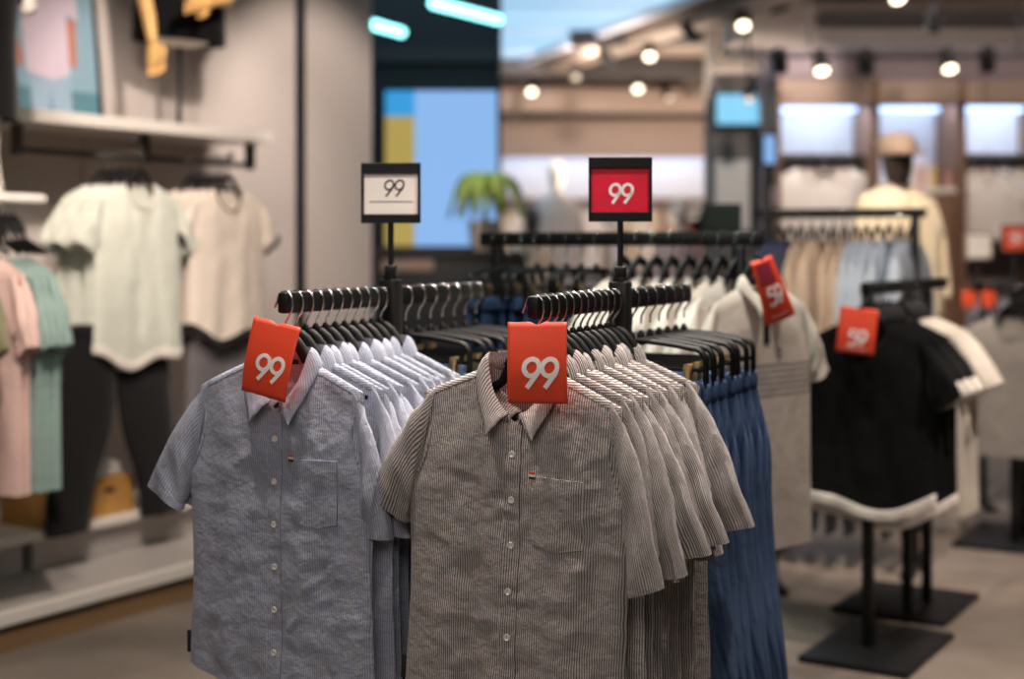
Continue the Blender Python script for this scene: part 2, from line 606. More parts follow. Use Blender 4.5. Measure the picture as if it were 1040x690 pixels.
        for j in range(m):
            a = 2 * math.pi * j / m
            ca, sa = math.cos(a), math.sin(a)
            px = mid + hf * (ca * (1 + grow / max(hf.length, .01)))
            wr = nz(px.x * 24 + k * 3, px.y * 12 + sg * 4, s.seed + 20 + sg) * .013 * sm(0, .4, k) + nz(ca * 2.2, sa * 2.2 + k * 1.5, s.seed + 31 + sg) * .008 * sm(.2, .8, k) \
                + nz(px.x * 50, px.y * 46 + sg * 4, s.seed + 24 + sg) * .0025
            yy = -b * (abs(sa) ** .8) * (1 if sa > 0 else -1) + wr
            ring.append(((sg * px.x + dx_, yy - .004 + s.swing * k * k * sg, px.y), (a * .036 + 3 * sg, k * .25)))
        return ring

    def sleeve(s, sg, name, mat, parent, n=18):
        mb = MB()
        rows = [s.sleeve_ring(sg, i / n) for i in range(n + 1)]
        # turned-in hem: a short return inside the cuff
        rows.append(s.sleeve_ring(sg, 1.0, grow=-.003))
        rows.append(s.sleeve_ring(sg, .86, grow=-.004))
        for r in rows:
            r.append((r[0][0], (r[0][1][0] + 2 * math.pi * .036, r[0][1][1])))
        mb.grid(rows)
        return mb.build(name, mat, parent)

    def cuff(s, sg, name, mat, parent, k0=.88):
        mb = MB()
        rows = [s.sleeve_ring(sg, k0, grow=.001), s.sleeve_ring(sg, (k0 + 1) / 2, grow=.0022), s.sleeve_ring(sg, 1.0, grow=.0022),
                s.sleeve_ring(sg, 1.0, grow=-.004), s.sleeve_ring(sg, k0, grow=-.006)]
        for r in rows:
            r.append((r[0][0], (r[0][1][0] + 2 * math.pi * .036, r[0][1][1])))
        mb.grid(rows)
        return mb.build(name, mat, parent)

    def hem_band(s, name, mat, parent, h=.04, nx=40, drop=0.0):
        mb = MB()
        us = [-1 + 2 * i / nx for i in range(nx + 1)]
        for fr in (True, False):
            rows = []
            for j in range(5):
                row = []
                for u in us:
                    z = s.hemz(u) - drop + h * j / 4
                    zz = max(z, s.hemz(u))
                    yv = s.y(u, zz, fr) + (-.0025 if fr else .0025)
                    x = u * (s.w(zz) + .002)
                    row.append(((x, yv, z), (x + (0 if fr else 1.3), z)))
                rows.append(row)
            mb.grid(rows)
        return mb.build(name, mat, parent, solid=.0015)

    def neck_rib(s, name, mat, parent, r=.007):
        pts = []
        n = 16
        for i in range(n + 1):
            x = -s.neck + 2 * s.neck * i / n
            pts.append(Vector((x, s.y(x / s.sh, s.top(x), True) - .001, s.top(x))))
        for i in range(1, n):
            x = s.neck - 2 * s.neck * i / n
            pts.append(Vector((x, s.y(x / s.sh, s.top(x, False), False) + .001, s.top(x, False))))
        mb = MB(); mb.tube(pts, r, 6, closed=True, flat=(.0035, r))
        return mb.build(name, mat, parent)

    def strip(s, name, mat, parent, x0, x1, z0, z1, off=.0016, nx=4, nzr=60):
        mb = MB()
        rows = []
        for j in range(nzr + 1):
            z = z0 + (z1 - z0) * j / nzr
            row = [(s.front(x0, z, -.0005), (x0 - .0002, z))]
            for i in range(nx + 1):
                x = x0 + (x1 - x0) * i / nx
                row.append((s.front(x, z, off), (x, z)))
            row.append((s.front(x1, z, -.0005), (x1, z)))
            rows.append(row)
        mb.grid(rows)
        return mb.build(name, mat, parent)

    def pocket(s, name, mat, parent, x0, x1, z0, z1, n=12, off=.0022):
        mb = MB()
        rows = []
        for j in range(-1, n + 2):
            t = max(0, min(1, j / n))
            row = []
            for i in range(-1, n + 2):
                q = max(0, min(1, i / n))
                x = x0 + (x1 - x0) * q
                zb = z0 - .012 * (1 - abs(2 * q - 1))
                z = zb + (z1 - zb) * t
                edge = i in (-1, n + 1) or j in (-1, n + 1)
                puff = .004 * math.sin(math.pi * q) * sm(.4, 1, t)
                hemline = .0014 if .80 < t < .84 or (0 < q < .06) or q > .94 else 0
                row.append((s.front(x, z, -.001 if edge else off + puff + hemline + nz(x * 50, z * 50, s.seed) * .0012), (x, z)))
            rows.append(row)
        mb.grid(rows)
        return mb.build(name, mat, parent)

    def collar(s, name, mat, parent, tipx=.05, tipz=-.124, hgt=.034):
        rows = []
        n = 44
        for i in range(n + 1):
            ph = R(-172) + R(344) * i / n
            c, sn = math.cos(ph), math.sin(ph)
            fr = max(0, -c)
            N = Vector((s.neck * sn, .020 * c if c > 0 else -.030 * fr ** .8, s.z_neck - .004 + (s.nf - s.z_neck + .006) * fr ** 1.35))
            out = Vector((sn * 1.0, c * .7 if c > 0 else c * .5, 0))
            h = hgt * (1 - .62 * sm(.2, 1, fr))
            T = N + Vector((0, 0, h)) - out * .004
            L = N + out * .020 + Vector((0, 0, -.010))
            wt = sm(R(96), R(172), abs(ph))
            tip = Vector((math.copysign(tipx, sn), -.052, tipz))
            L = L.lerp(tip, wt)
            row = []
            u = ph * .07
            row.append((N + out * .001 + Vector((0, 0, -.006)), (u, -.03)))
            row.append((N + Vector((0, 0, h * .5)) - out * .001, (u, -.015)))
            for k in range(7):
                q = k / 6
                bl = math.sin(math.pi * q) * .006
                P = T.lerp(L, q) + out * bl + Vector((0, -.004 * math.sin(math.pi * q) * fr, math.sin(math.pi * min(q * 2, 1)) * .003))
                row.append((P, (u, q * .06)))
            rows.append(row)
        mb = MB(); mb.grid(rows)
        return mb.build(name, mat, parent, solid=.0022)


def button_mesh():
    mb = MB()
    prof = [(.0001, -.0009), (.0060, -.0009), (.0067, 0), (.0063, .0014), (.0050, .0017), (.0043, .0009), (.0001, .0007)]
    m4 = Matrix.Rotation(R(90), 4, 'X')
    mb.lathe(prof, n=18, M4=m4)
    for dx, dz in ((-.0014, -.0014), (.0014, -.0014), (-.0014, .0014), (.0014, .0014)):
        pass
    return mb


def shirt_tail(u):
    return .032 * abs(u) ** 2.2


def make_shirt(label, cat, mat, seed, group, detail=True, nx=48, nr=70, amp=.010, df=.03, crum=.0022, name='short_sleeve_shirt', **kw):
    g = Garment(seed=seed, hemc=shirt_tail, amp=amp, df=df, crum=crum, **kw)
    t = thing(name, label, cat, group=group)
    g.body('body', mat, t, nx, nr)
    for sg in (-1, 1):
        g.sleeve(sg, 'sleeve', mat, t)
        g.cuff(sg, 'sleeve_hem', mat, t)
    for sg in (-1, 1):
        g.yoke(sg, 'shoulder_yoke', mat, t)
    g.collar('collar', mat, t)
    pl = g.strip('placket', mat, t, -.017, .017, -g.length + .002, g.nf - .004, off=.0024, nzr=110 if detail else 50)
    if detail:
        for sg in (-1, 1):
            g.armhole_seam(sg, 'armhole_seam', mat, t)
    if detail:
        for k in range(6):
            z = -.155 - .0865 * k
            b = button_mesh().build('button', 'button', pl)
            p = g.front(0.0, z, .003)
            b.location = p
        pk = g.pocket('chest_pocket', mat, t, .046, .146, -.318, -.192)
        mb = MB()
        p = g.front(.044, -.186, .0045)
        mb.box(p, (.011, .0012, .0042)); mb.m = 1
        mb.box(p + Vector((0, 0, -.0042)), (.011, .0012, .0042)); mb.m = 2
        mb.box(p + Vector((0, 0, -.0084)), (.011, .0012, .0042))
        mb.build('woven_tab', ['orange', 'card', 'label'], pk)
        mb = MB(); mb.box((-g.hem - .001, -.003, -.60), (.010, .0035, .046), bev=.001)
        mb.build('side_label', 'label', t)
        mb = MB(); mb.box((0.0, .0185, -.012), (.05, .0025, .03), bev=.0008)
        mb.build('neck_label', 'label', t)
    return t, g


def make_tee(label, cat, mat, seed, group, rib=None, trim=None, cuff=None, hemc=None, name='t_shirt', nx=32, nr=34, sleeves=True, **kw):
    a = dict(vee=0.15, nf=-.105, amp=.012, crum=.001, length=.70, hem=.245, waist=.24, arm=.24, sh=.215, neck=.085, O=(.335, -.235), I=(.245, -.30))
    a.update(kw)
    g = Garment(seed=seed, hemc=hemc, **a)
    t = thing(name, label, cat, group=group)
    g.body('body', mat, t, nx, nr)
    if sleeves:
        for sg in (-1, 1):
            g.sleeve(sg, 'sleeve', mat, t, 12)
            if cuff:
                g.cuff(sg, 'sleeve_cuff', cuff, t, .84)
    g.neck_rib('neck_rib', rib or mat, t)
    if trim:
        g.hem_band('hem_trim', trim, t)
    return t, g


# --------------------------------------------------------------------------- hangers
def hook_points(r=.0175, drop=.142):
    """from the free tip, over the rail, down and back to the stem; z = 0 is the hanger neck, the rail top lies at z = drop"""
    pts = []
    zc = drop - r + .001
    pts.append(Vector((-r - .0085, 0, zc - .016)))
    pts.append(Vector((-r - .003, 0, zc - .006)))
    for i in range(9):
        a = math.pi - math.pi * i / 8
        pts.append(Vector((r * math.cos(a), 0, zc + r * math.sin(a))))
    pts += [Vector((r * 1.02, 0, zc - .014)), Vector((r * .85, 0, zc - .026)), Vector((r * .35, 0, zc - .038)),
            Vector((0.001, 0, zc - .048)), Vector((0, 0, .06))]
    return pts


def make_hanger(label, group):
    t = thing('clothes_hanger', label, 'hanger', group=group)
    mb = MB()
    pts, ra = [], []
    for i in range(27):
        q = -1 + 2 * i / 26
        x = q * .176
        ax = abs(x)
        z = -.028 - .058 * ((ax - .07) / .137) ** 1.1 if ax > .07 else -.028 + .082 * (1 - (ax / .07) ** 2.0)
        pts.append(Vector((x, -.001, z)))
    mb.tube(pts, .01, 10, flat=(.009, .0045))
    mb.tube([q for q in pts if abs(q.x) < .066], .01, 12, flat=(.013, .008))
    mb.lathe([(.007, -.004), (.008, .006), (.006, .012), (.003, .015)], c=(0, -.001, .058), n=12)
    mb.build('arms', 'hanger', t)
    mb = MB(); mb.tube(hook_points(), .0024, 10)
    mb.build('hook', 'chrome', t)
    return t


def make_clip_hanger(label, group):
    t = thing('clip_hanger', label, 'hanger', group=group)
    mb = MB()
    W, r = .176, .028
    pts = []
    pts.append(Vector((-W, 0, -.072)))
    for i in range(7):
        a = math.pi - (math.pi / 2) * i / 6
        pts.append(Vector((-W + r + r * math.cos(a), 0, .012 - r + r * math.sin(a))))
    for i in range(7):
        q = -1 + 2 * (i + 1) / 8
        pts.append(Vector((q * (W - r), 0, .012 + .014 * (1 - q * q))))
    for i in range(7):
        a = math.pi / 2 - (math.pi / 2) * i / 6
        pts.append(Vector((W - r + r * math.cos(a), 0, .012 - r + r * math.sin(a))))
    pts.append(Vector((W, 0, -.072)))
    mb.tube(pts, .0075, 10, flat=(.0065, .009))
    mb.lathe([(.009, -.01), (.010, .01), (.006, .02), (.003, .024)], c=(0, 0, .022), n=12)
    mb.build('frame', 'hanger', t)
    mb = MB(); mb.tube([(-W + .004, 0, -.034), (W - .004, 0, -.034)], .0045, 8)
    mb.build('crossbar', 'hanger', t)
    for sx in (-1, 1):
        mb = MB()
        mb.box((sx * .135, -.008, -.046), (.014, .004, .05), bev=.0015)
        mb.box((sx * .135, .008, -.046), (.014, .004, .05), bev=.0015)
        mb.tube([(sx * .135 - .009, 0, -.034), (sx * .135 + .009, 0, -.034)], .0085, 10)
        c = mb.build('clip', 'brass', t)
        mb = MB()
        mb.box((sx * .135, -.0085, -.078), (.024, .007, .016), bev=.002)
        mb.box((sx * .135, .0085, -.078), (.024, .007, .016), bev=.002)
        mb.build('clip_pad', 'hanger', c)
    mb = MB(); mb.tube(hook_points(), .0024, 10)
    mb.build('hook', 'chrome', t)
    return t


# --------------------------------------------------------------------------- trousers
def make_trousers(label, cat, mat, seed, group, name='jeans', length=1.0, waist=.178, hip=.205, hemo=.215, hemi=.05, depth=.017, top=-.066, loops=True, spread=.0):
    t = thing(name, label, cat, group=group)
    mb = MB()
    n, m = 44, 18
    for sg in (-1, 1):
        rows = []
        for j in range(n + 1):
            q = j / n
            z = top - length * q
            d = length * q
            xo = waist + (hip - waist) * sm(0, .2, d) + (hemo + spread - hip) * sm(.25, length, d)
            xi = .0 if d < .26 else (.004 + (hemi + spread * .8) * sm(.26, length, d))
            if d < .26:
                xi = -.002
            cx, hw = (xo + xi) / 2, (xo - xi) / 2
            row = []
            for k in range(m + 1):
                a = 2 * math.pi * k / m
                ca, sa = math.cos(a), math.sin(a)
                x = cx + hw * ca
                y = depth * (.55 + .45 * sm(0, .3, d)) * math.copysign(abs(sa) ** .75, sa)
                y += nz(x * 14 * sg + seed, z * 3, seed + sg) * .010 * sm(0, .2, d) + nz(x * 30 + seed, z * 12, seed + 3) * .003
                row.append(((sg * x, y, z), (a * hw * .8 + 2 * sg, d)))
            rows.append(row)
        mb.grid(rows)
    mb.build('legs', mat, t)
    mb = MB()
    rows = []
    for j in range(5):
        z = top + .004 - .044 * j / 4
        row = []
        for k in range(33):
            a = 2 * math.pi * k / 32
            g = .002 * math.sin(math.pi * j / 4) + .0015
            row.append((((waist + g) * math.cos(a), (depth * .62 + g + .002) * math.copysign(abs(math.sin(a)) ** .6, math.sin(a)), z), (a * .11, z)))
        rows.append(row)
    mb.grid(rows)
    wb = mb.build('waistband', mat, t, solid=.002)
    if loops:
        for x in (-.12, -.05, .06, .125, .165):
            mb = MB(); mb.box((x, -depth * .62 - .0075, top - .018), (.011, .004, .054), bev=.001)
            mb.build('belt_loop', mat, wb)
        for sx in (-1, 1):
            mb = MB()
            pts = [Vector((sx * (.075 + .09 * (i / 8)), -depth * .75 - .0035 - .002 * math.sin(i), top - .045 - .062 * math.sin(math.pi / 2 * (i / 8)) ** 1.5)) for i in range(9)]
            mb.tube(pts, .0024, 6)
            mb.build('pocket_edge', mat, t)
    return t


# --------------------------------------------------------------------------- digits as strokes
def digit(ch):
    """polylines in a box one unit high, baseline at 0, centred on x = 0"""
    if ch == '9':
        ring = [(0.262 * math.cos(2 * math.pi * i / 28), .70 + .285 * math.sin(2 * math.pi * i / 28)) for i in range(28)]
        leg = [(.252, .61), (.22, .50), (-.10, 0.0)]
        return [(ring, True), (leg, False)]
    if ch == '5':
        arc = [(.02 + .30 * math.cos(R(a)), .31 + .30 * math.sin(R(a))) for a in range(128, -150, -14)]
        return [([(.27, .955), (-.15, .955), (-.20, .52)] + arc, False)]
    return []


def strokes(mb, chars, h, width, place, x0=0.0, z0=0.0, adv=.63, slant=0.0, th=.0007):
    n = len(chars)
    for i, ch in enumerate(chars):
        cx = (i - (n - 1) / 2) * adv * h
        for pts, closed in digit(ch):
            P = [Vector((x0 + cx + (p[0] + slant * p[1]) * h, z0 + p[1] * h)) for p in pts]
            k = len(P)
            L, Rr = [], []
            for a in range(k):
                d = (P[(a + 1) % k] - P[a - 1]) if closed else (P[min(a + 1, k - 1)] - P[max(a - 1, 0)])
                d.normalize()
                nn = Vector((-d.y, d.x)) * (width * h / 2)
                L.append(P[a] + nn); Rr.append(P[a] - nn)
            ids = []
            for a in range(k):
                ids.append([mb.vert(place(L[a].x, L[a].y, th)), mb.vert(place(Rr[a].x, Rr[a].y, th)),
                            mb.vert(place(L[a].x, L[a].y, .0001)), mb.vert(place(Rr[a].x, Rr[a].y, .0001))])
            for a in range(k if closed else k - 1):
                A, B = ids[a], ids[(a + 1) % k]
                mb.face((A[0], A[1], B[1], B[0])); mb.face((A[0], B[0], B[2], A[2])); mb.face((A[1], A[3], B[3], B[1]))


def make_tag(label, chars, w, h, digit_h, dz, loc, rz, tilt=0.0, bend=.12, twist=0.0, fade=False, stroke=.155, slant=.06, lean=0.0, lines=False, taper=0.0):
    """price card: origin at the top edge where the hook goes through"""
    t = thing('price_tag', label, 'price tag', loc, rz)
    t.rotation_euler = (lean, tilt, rz)

    def place(x, z, off=0.0):
        q = -z / h
        y = -bend * x * x * 6 - .010 * math.sin(q * 2.6) - twist * x * q - off
        xs = x * (1 - taper * (1 - q)) + taper * .045 * q * q
        return Vector((xs, y, z))
    mb = MB()
    n = 16
    rows = []
    for j in range(n + 1):
        row = []
        for i in range(n + 1):
            x = -w / 2 + w * i / n
            z = -h * j / n
            if j == 0 and abs(i - n / 2) <= 1:
                z -= .006 * (1 - abs(i - n / 2) * .5)
            row.append((place(x, z), (x, z)))
        rows.append(row)
    mb.grid(rows)
    mb.build('card', 'red', t, solid=.0008)
    mb = MB()
    strokes(mb, chars, digit_h, stroke, place, 0.002, dz, slant=slant, th=.0012)
    mb.build('number', 'ink_white', t)
    if fade:
        mb = MB()
        rows = []
        for j in range(6):
            z = -h * (.06 + .34 * j / 5)
            rows.append([(place(-w * .36 + w * .62 * i / 6, z, .0009), (0, 0)) for i in range(7)])
        mb.grid(rows)
        mb.build('printed_panel', 'redtop', t)
    if lines:
        mb = MB()
        for z, a, b in ((-h * .90, -.3, .3),):
            rows = [[(place(w * (a + (b - a) * i / 6), zz, .0009), (0, 0)) for i in range(7)] for zz in (z, z - .0022)]
            mb.grid(rows)
        mb.build('printed_rule', 'ink_white', t)
    return t


# --------------------------------------------------------------------------- front racks
A25 = R(25)
dirv = Vector((math.sin(A25), math.cos(A25), 0))          # along the arms, away from the camera
RAIL_TOP = 1.336
RH, RW = .044, .024


def front_rack(post, Lf, Lb, label):
    t = thing('clothing_rack', label, 'clothing rack', (post.x, post.y, 0), -A25)
    mb = MB(); mb.box((0, 0, .012), (.42, .75, .024), bev=.004); mb.build('base_plate', 'black', t)
    mb = MB(); mb.box((0, 0, .685), (.042, .042, 1.335), bev=.004); mb.box((0, 0, 1.356), (.026, .026, .012), bev=.002)
    mb.build('post', 'black', t)
    zc = RAIL_TOP - RH / 2
    for nm, a, b in (('arm', -Lf, -.02), ('arm', .02, Lb)):
        mb = MB(); mb.box((0, (a + b) / 2, zc), (RW, b - a, RH), bev=.006)
        arm = mb.build(nm, 'black', t)
    return t


def sign_holder(post, label, paper, ink, chars_h, slant, rule, rz):
    t = thing('sign_holder', label, 'sign', (post.x, post.y, 1.362), rz)
    mb = MB(); mb.box((0, 0, .012), (.026, .026, .024), bev=.003); mb.tube([(0, 0, 0.02), (0, 0, .13)], .0068, 10)
    mb.build('pole', 'black', t)
    w, h = .138, .140
    z0 = .121
    fr = MB()
    for c, s in (((0, 0, z0 + h - .0115), (w, .014, .023)), ((0, 0, z0 + .0105), (w, .014, .021)),
                 ((-w / 2 + .003, 0, z0 + h / 2), (.006, .014, h)), ((w / 2 - .003, 0, z0 + h / 2), (.006, .014, h))):
        fr.box(c, s, bev=.0012)
    fr.build('frame', 'black', t, smooth=False)
    mb = MB(); mb.box((0, .001, z0 + h / 2), (w - .008, .003, h - .03))
    mb.build('card', paper, t, smooth=False)
    mb = MB()
    pl = lambda x, z, off: Vector((x, -.0007 - off, z))
    if rule:
        strokes(mb, '99', chars_h, .10, pl, .004, z0 + .062, slant=slant)
        mb.box((0, -.0012, z0 + .050), (.10, .0006, .0012))
        mb.box((0, -.0012, z0 + .114), (.124, .0006, .002))
    else:
        strokes(mb, '99', chars_h, .155, pl, 0, z0 + .040, slant=slant)
    mb.build('number', ink, t)
    return t


postL = Vector((-.281, 3.30, 0))
postR = Vector((.236, 3.10, 0))
LfL, LfR = .445, .468
front_rack(postL, LfL, .47, 'black rack with two arms holding the pale blue shirts')
front_rack(postR, LfR, .47, 'black rack with two arms holding the grey striped shirts')
sign_holder(postL, 'small black framed white sign reading 99 above the blue shirts', 'card', 'ink_black', .038, .16, True, R(-4))
sign_holder(postR, 'small black framed crimson sign reading 99 above the grey shirts', 'cardpink', 'ink_white', .042, .08, False, R(-2))

NECK = RAIL_TOP - .142


def arm_point(post, a, z=NECK):
    p = post + dirv * a
    return Vector((p.x, p.y, z))


# hanger prototypes
h_proto = make_hanger('black hanger inside the front pale blue shirt', 'hangers in the shirts')
c_proto = make_clip_hanger('clip', 'clip hangers of the jeans')
first = {'h': True, 'c': True}


def place_h(kind, loc, rz, label, group):
    proto = h_proto if kind == 'h' else c_proto
    if first[kind]:
        first[kind] = False
        proto.location = loc; proto.rotation_euler = (0, 0, rz); proto['label'] = label; proto['group'] = group
        return proto
    return dup(proto, loc, rz, label, group)


GROT = -R(26)
rnd = random.Random(11)
# ---- pale blue shirts on the left arm
NB = 11
rc = random.Random(5)


def creases(xs, zs, n):
    out = []
    for k in range(n):
        x, z, a = rc.uniform(-.19, .19), rc.uniform(-.55, -.12), rc.uniform(-.7, .7) + (0 if k % 3 else 1.2)
        L = rc.uniform(.04, .11)
        out.append((x, z, x + L * math.cos(a), z + L * math.sin(a), rc.uniform(.0025, .0045)))
    return ([(x, a, .055) for x, a in xs], [(z, .0032, .02) for z in zs], out)


KB = dict(length=.672, O2=(.262, -.345), I2=(.205, -.34), swing=.020)
KG = dict(length=.70, O2=(.300, -.370), I2=(.240, -.392), swing=-.010, sleeve_b=.033)
blue_front, _ = make_shirt('front blue chambray shirt on the left rack, under its red 99 tag', 'shirt', 'blue', 3.0, 'blue shirts on the left rack', True, 90, 130, amp=.019, crum=.0034, asym=.93, crease=creases([(-.112, .007), (.112, -.006), (-.175, -.005)], [-.295, -.52], 16), **KB)
protosB = []
for k in range(4):
    t, _ = make_shirt('x', 'shirt', 'blue', 5.0 + 2.7 * k, 'blue shirts on the left rack', False, 40, 50, amp=.010, df=.016, **dict(KB, O2=(.262 + .012 * k, -.35 + .014 * k), sleeve_b=.026 + .003 * k))
    protosB.append(t)
usedB = 0
for i in range(NB):
    a = -LfL + .012 + i * .0385
    rz = GROT + R(rnd.uniform(-3, 3)) * (1 if i else 0)
    p = arm_point(postL, a)
    who = 'front' if i == 0 else ORD[i]
    place_h('h', p, rz, 'black hanger with chrome hook in the %s blue shirt of the left rack' % who, 'hangers of the blue shirts')
    q = p + Vector((-.004, 0, 0))
    if i == 0:
        blue_front.location = q; blue_front.rotation_euler = (0, 0, rz)
        continue
    q = q + Vector((rnd.uniform(-.008, .008), 0, rnd.uniform(-.001, .006)))
    lab = 'pale blue striped shirt, %s from the front of the left rack' % who
    if usedB < 4:
        s = protosB[usedB]; usedB += 1
        s.location = q; s.rotation_euler = (0, 0, rz); s['label'] = lab
    else:
        dup(protosB[(i * 3) % 4], q, rz, lab)

# ---- grey ticking shirts on the right arm
NG = 12
grey_front, _ = make_shirt('front grey ticking striped shirt on the right rack, under its red 99 tag', 'shirt', 'grey', 8.0, 'grey shirts on the right rack', True, 90, 130, amp=.019, crum=.0034, crease=creases([(-.118, .007), (.118, .007), (.19, -.006)], [-.225, -.47], 20) , **KG)
protosG = []
for k in range(5):
    t, _ = make_shirt('x', 'shirt', 'grey', 15.0 + 3.1 * k, 'grey shirts on the right rack', False, 40, 50, amp=.010, df=.016, **dict(KG, O2=(.292 + .014 * ((k * 2) % 5 - 2), -.365 - .016 * ((k * 3) % 5 - 2)), I2=(.238, -.375 - .012 * ((k * 3) % 5 - 2)), swing=.014 * ((k * 2) % 5 - 2), sleeve_b=.028 + .004 * ((k * 3) % 4)))
    protosG.append(t)
usedG = 0
for i in range(NG):
    a = -LfR + .012 + i * .0375
    rz = GROT + R(rnd.uniform(-3, 3)) * (1 if i else 0)
    p = arm_point(postR, a)
    who = 'front' if i == 0 else ORD[i]
    place_h('h', p, rz, 'black hanger with chrome hook in the %s grey shirt of the right rack' % who, 'hangers of the grey shirts')
    q = p + Vector((-.024, .008, 0))
    if i == 0:
        grey_front.location = q; grey_front.rotation_euler = (0, R(2), rz)
        continue
    q = q + Vector((rnd.uniform(-.006, .010), 0, rnd.uniform(-.001, .006)))
    lab = 'grey ticking striped shirt, %s from the front of the right rack' % who
    if usedG < 5:
        s = protosG[usedG]; usedG += 1
        s.location = q; s.rotation_euler = (0, 0, rz); s['label'] = lab
    else:
        dup(protosG[(i * 2) % 5], q, rz, lab)

# ---- jeans on the rear arms
jp = [make_trousers('x', 'jeans', 'denim', 2.0 + 4.3 * k, 'blue jeans on the right rack', spread=.065, hip=.222, waist=.183) for k in range(2)]
uj = 0
for side, post, nj in (('right', postR, 7), ('left', postL, 7)):
    for i in range(nj):
        a = .07 + i * .062
        rz = GROT + R(rnd.uniform(-5, 5))
        p = arm_point(post, a)
        who = 'nearest' if i == 0 else ORD[i] + ' nearest'
        place_h('c', p, rz, 'black clip hanger of the %s blue jeans behind the %s shirts' % (who, 'grey' if side == 'right' else 'blue'), 'clip hangers behind the %s shirts' % ('grey' if side == 'right' else 'blue'))
        lab = 'blue jeans, %s pair to the %s shirts, on a clip hanger' % (who, 'grey' if side == 'right' else 'blue')
        grp = 'blue jeans behind the %s shirts' % ('grey' if side == 'right' else 'blue')
        if uj < 2:
            t = jp[uj]; uj += 1
            t.location = p; t.rotation_euler = (0, 0, rz); t['label'] = lab; t['group'] = grp
        else:
            dup(jp[i % 2], p, rz, lab, grp)

# ---- the two red 99 tags
p = arm_point(postL, -LfL - .026, RAIL_TOP - .058)
make_tag('red 99 price tag hanging over the collar of the front blue shirt', '99', .108, .152, .052, -.121, p + Vector((.012, -.030, 0)), -R(20), tilt=R(11), bend=.1, twist=.1, slant=.10, stroke=.15)
p = arm_point(postR, -LfR - .026, RAIL_TOP - .046)
make_tag('red 99 price tag hanging over the collar of the front grey shirt', '99', .112, .150, 0.054, -.121, p + Vector((0.020, -.032, 0)), -R(14), tilt=R(-1), bend=.14, slant=.12, stroke=.16)


# --------------------------------------------------------------------------- generic tube racks behind
def tube_rack(label, p0, p1, z, posts, base=None, name='clothing_rack', low=None, h=.044, group=None):
    """rail from p0 to p1 at height z (rail top), posts = distances along it"""
    d = (p1 - p0); L = d.length; d = d.normalized()
    ang = math.atan2(d.y, d.x)
    t = thing(name, label, 'clothing rack', (p0.x, p0.y, 0), ang, group)
    mb = MB(); mb.box((L / 2, 0, z - h / 2), (L, .026, h), bev=.006); mb.build('rail', 'black', t)
    for q in posts:
        mb = MB(); mb.box((q, 0, (z - h) / 2), (.036, .036, z - h), bev=.003); mb.build('post', 'black', t)
    for bx, bw, bd, by in (base or []):
        mb = MB(); mb.box((bx, by, .012), (bw, bd, .024), bev=.004); mb.build('base_plate', 'black', t)
    if low:
        mb = MB(); mb.box((L / 2, 0, low), (L, .022, .03), bev=.004); mb.build('lower_rail', 'black', t)
    return t


# ---- rack across the middle: jeans at its left, white tees and a stone polo at its right
cR = Vector((.742, 4.20, 0)); dC = Vector((-math.cos(A25), math.sin(A25), 0))
cL = cR + dC * .93
tube_rack('long black rail rack behind the two shirt racks, with white tees', cL, cR, 1.474, (.06, .855), [(.06, .06, .5, 0), (.855, .06, .5, 0)])
NECKC = 1.474 - .142
RZC = R(65)
tw = [make_tee('x', 't-shirt', 'white', 30 + 3 * k, 'white tees on the middle rack', amp=.006, df=.016, db=.012, nx=24, nr=24)[0] for k in range(2)]
n = 0
for i in range(8):
    a = .075 + i * .052
    p = cR + dC * a; p.z = NECKC
    rz = R(47) + R(rnd.uniform(-5, 5))
    who = 'front' if i == 0 else ORD[i]
    place_h('h', p, rz, 'black hanger of the %s white tee from the polo' % ('nearest' if i == 0 else ORD[i]), 'hangers of the white tees')
    lab = 'white tee on the middle rack, %s from the stone polo' % ('first' if i == 0 else ORD[i])
    if n < 2:
        t = tw[n]; n += 1; t.location = p; t.rotation_euler = (0, 0, rz); t['label'] = lab
    else:
        dup(tw[i % 2], p, rz, lab)
for i in range(8):
    a = .53 + i * .05
    p = cR + dC * a; p.z = NECKC
    rz = RZC + R(rnd.uniform(-6, 6))
    who = ORD[i] if i else 'first'
    place_h('c', p, rz, 'black clip hanger of the %s dark jeans from the white tees' % who, 'clip hangers on the middle rack')
    if i == 0:
        jd = make_trousers('dark blue jeans on the middle rack, first from the white tees', 'jeans', 'denim_dark', 41, 'dark jeans on the middle rack')
        jd.location = p; jd.rotation_euler = (0, 0, rz)
    else:
        dup(jd, p, rz, 'dark blue jeans on the middle rack, %s from the white tees' % who)

# the polo hung at the end of that rail
polo, gp = make_tee('stone polo shirt with black placket and grey chest stripes, 59 tag on it', 'polo shirt', 'polo', 52, None, name='polo_shirt',
                    nx=40, nr=40, nf=-.05, vee=.5, amp=.007, length=.78, O=(.315, -.26), I=(.24, -.30), neck=.075)
gp.strip('placket', 'ink_black', polo, -.014, .014, -.17, -.055, nzr=16)
gp.collar('collar', 'polo', polo, tipx=.055, tipz=-.09)
mb = MB(); mb.box((0, .013, .005), (.09, .003, .04), bev=.001); mb.build('neck_tape', 'ink_black', polo)
mb = MB(); mb.prism([(.05, -.185), (.072, -.185), (.061, -.203)], 0, .0015, Matrix.Translation(gp.front(.061, -.19, .004) - Vector((.061, 0, -.19)))); mb.build('chest_badge', 'column', polo)
p = cR + dC * .018; p.z = NECKC
polo.location = p + Vector((.0, -.02, -.018)); polo.rotation_euler = (0, 0, R(40))
place_h('h', p, R(40), 'black hanger holding the stone polo with the 59 tag', 'hangers of the middle rack end')
pt = at(774, 263, 3.98)
make_tag('curled red 59 price tag hanging on the stone polo', '59', .108, .185, .052, -.135, pt, R(28), tilt=R(-17), bend=-.35, fade=True, stroke=.16, slant=.05, lines=True, taper=.3)

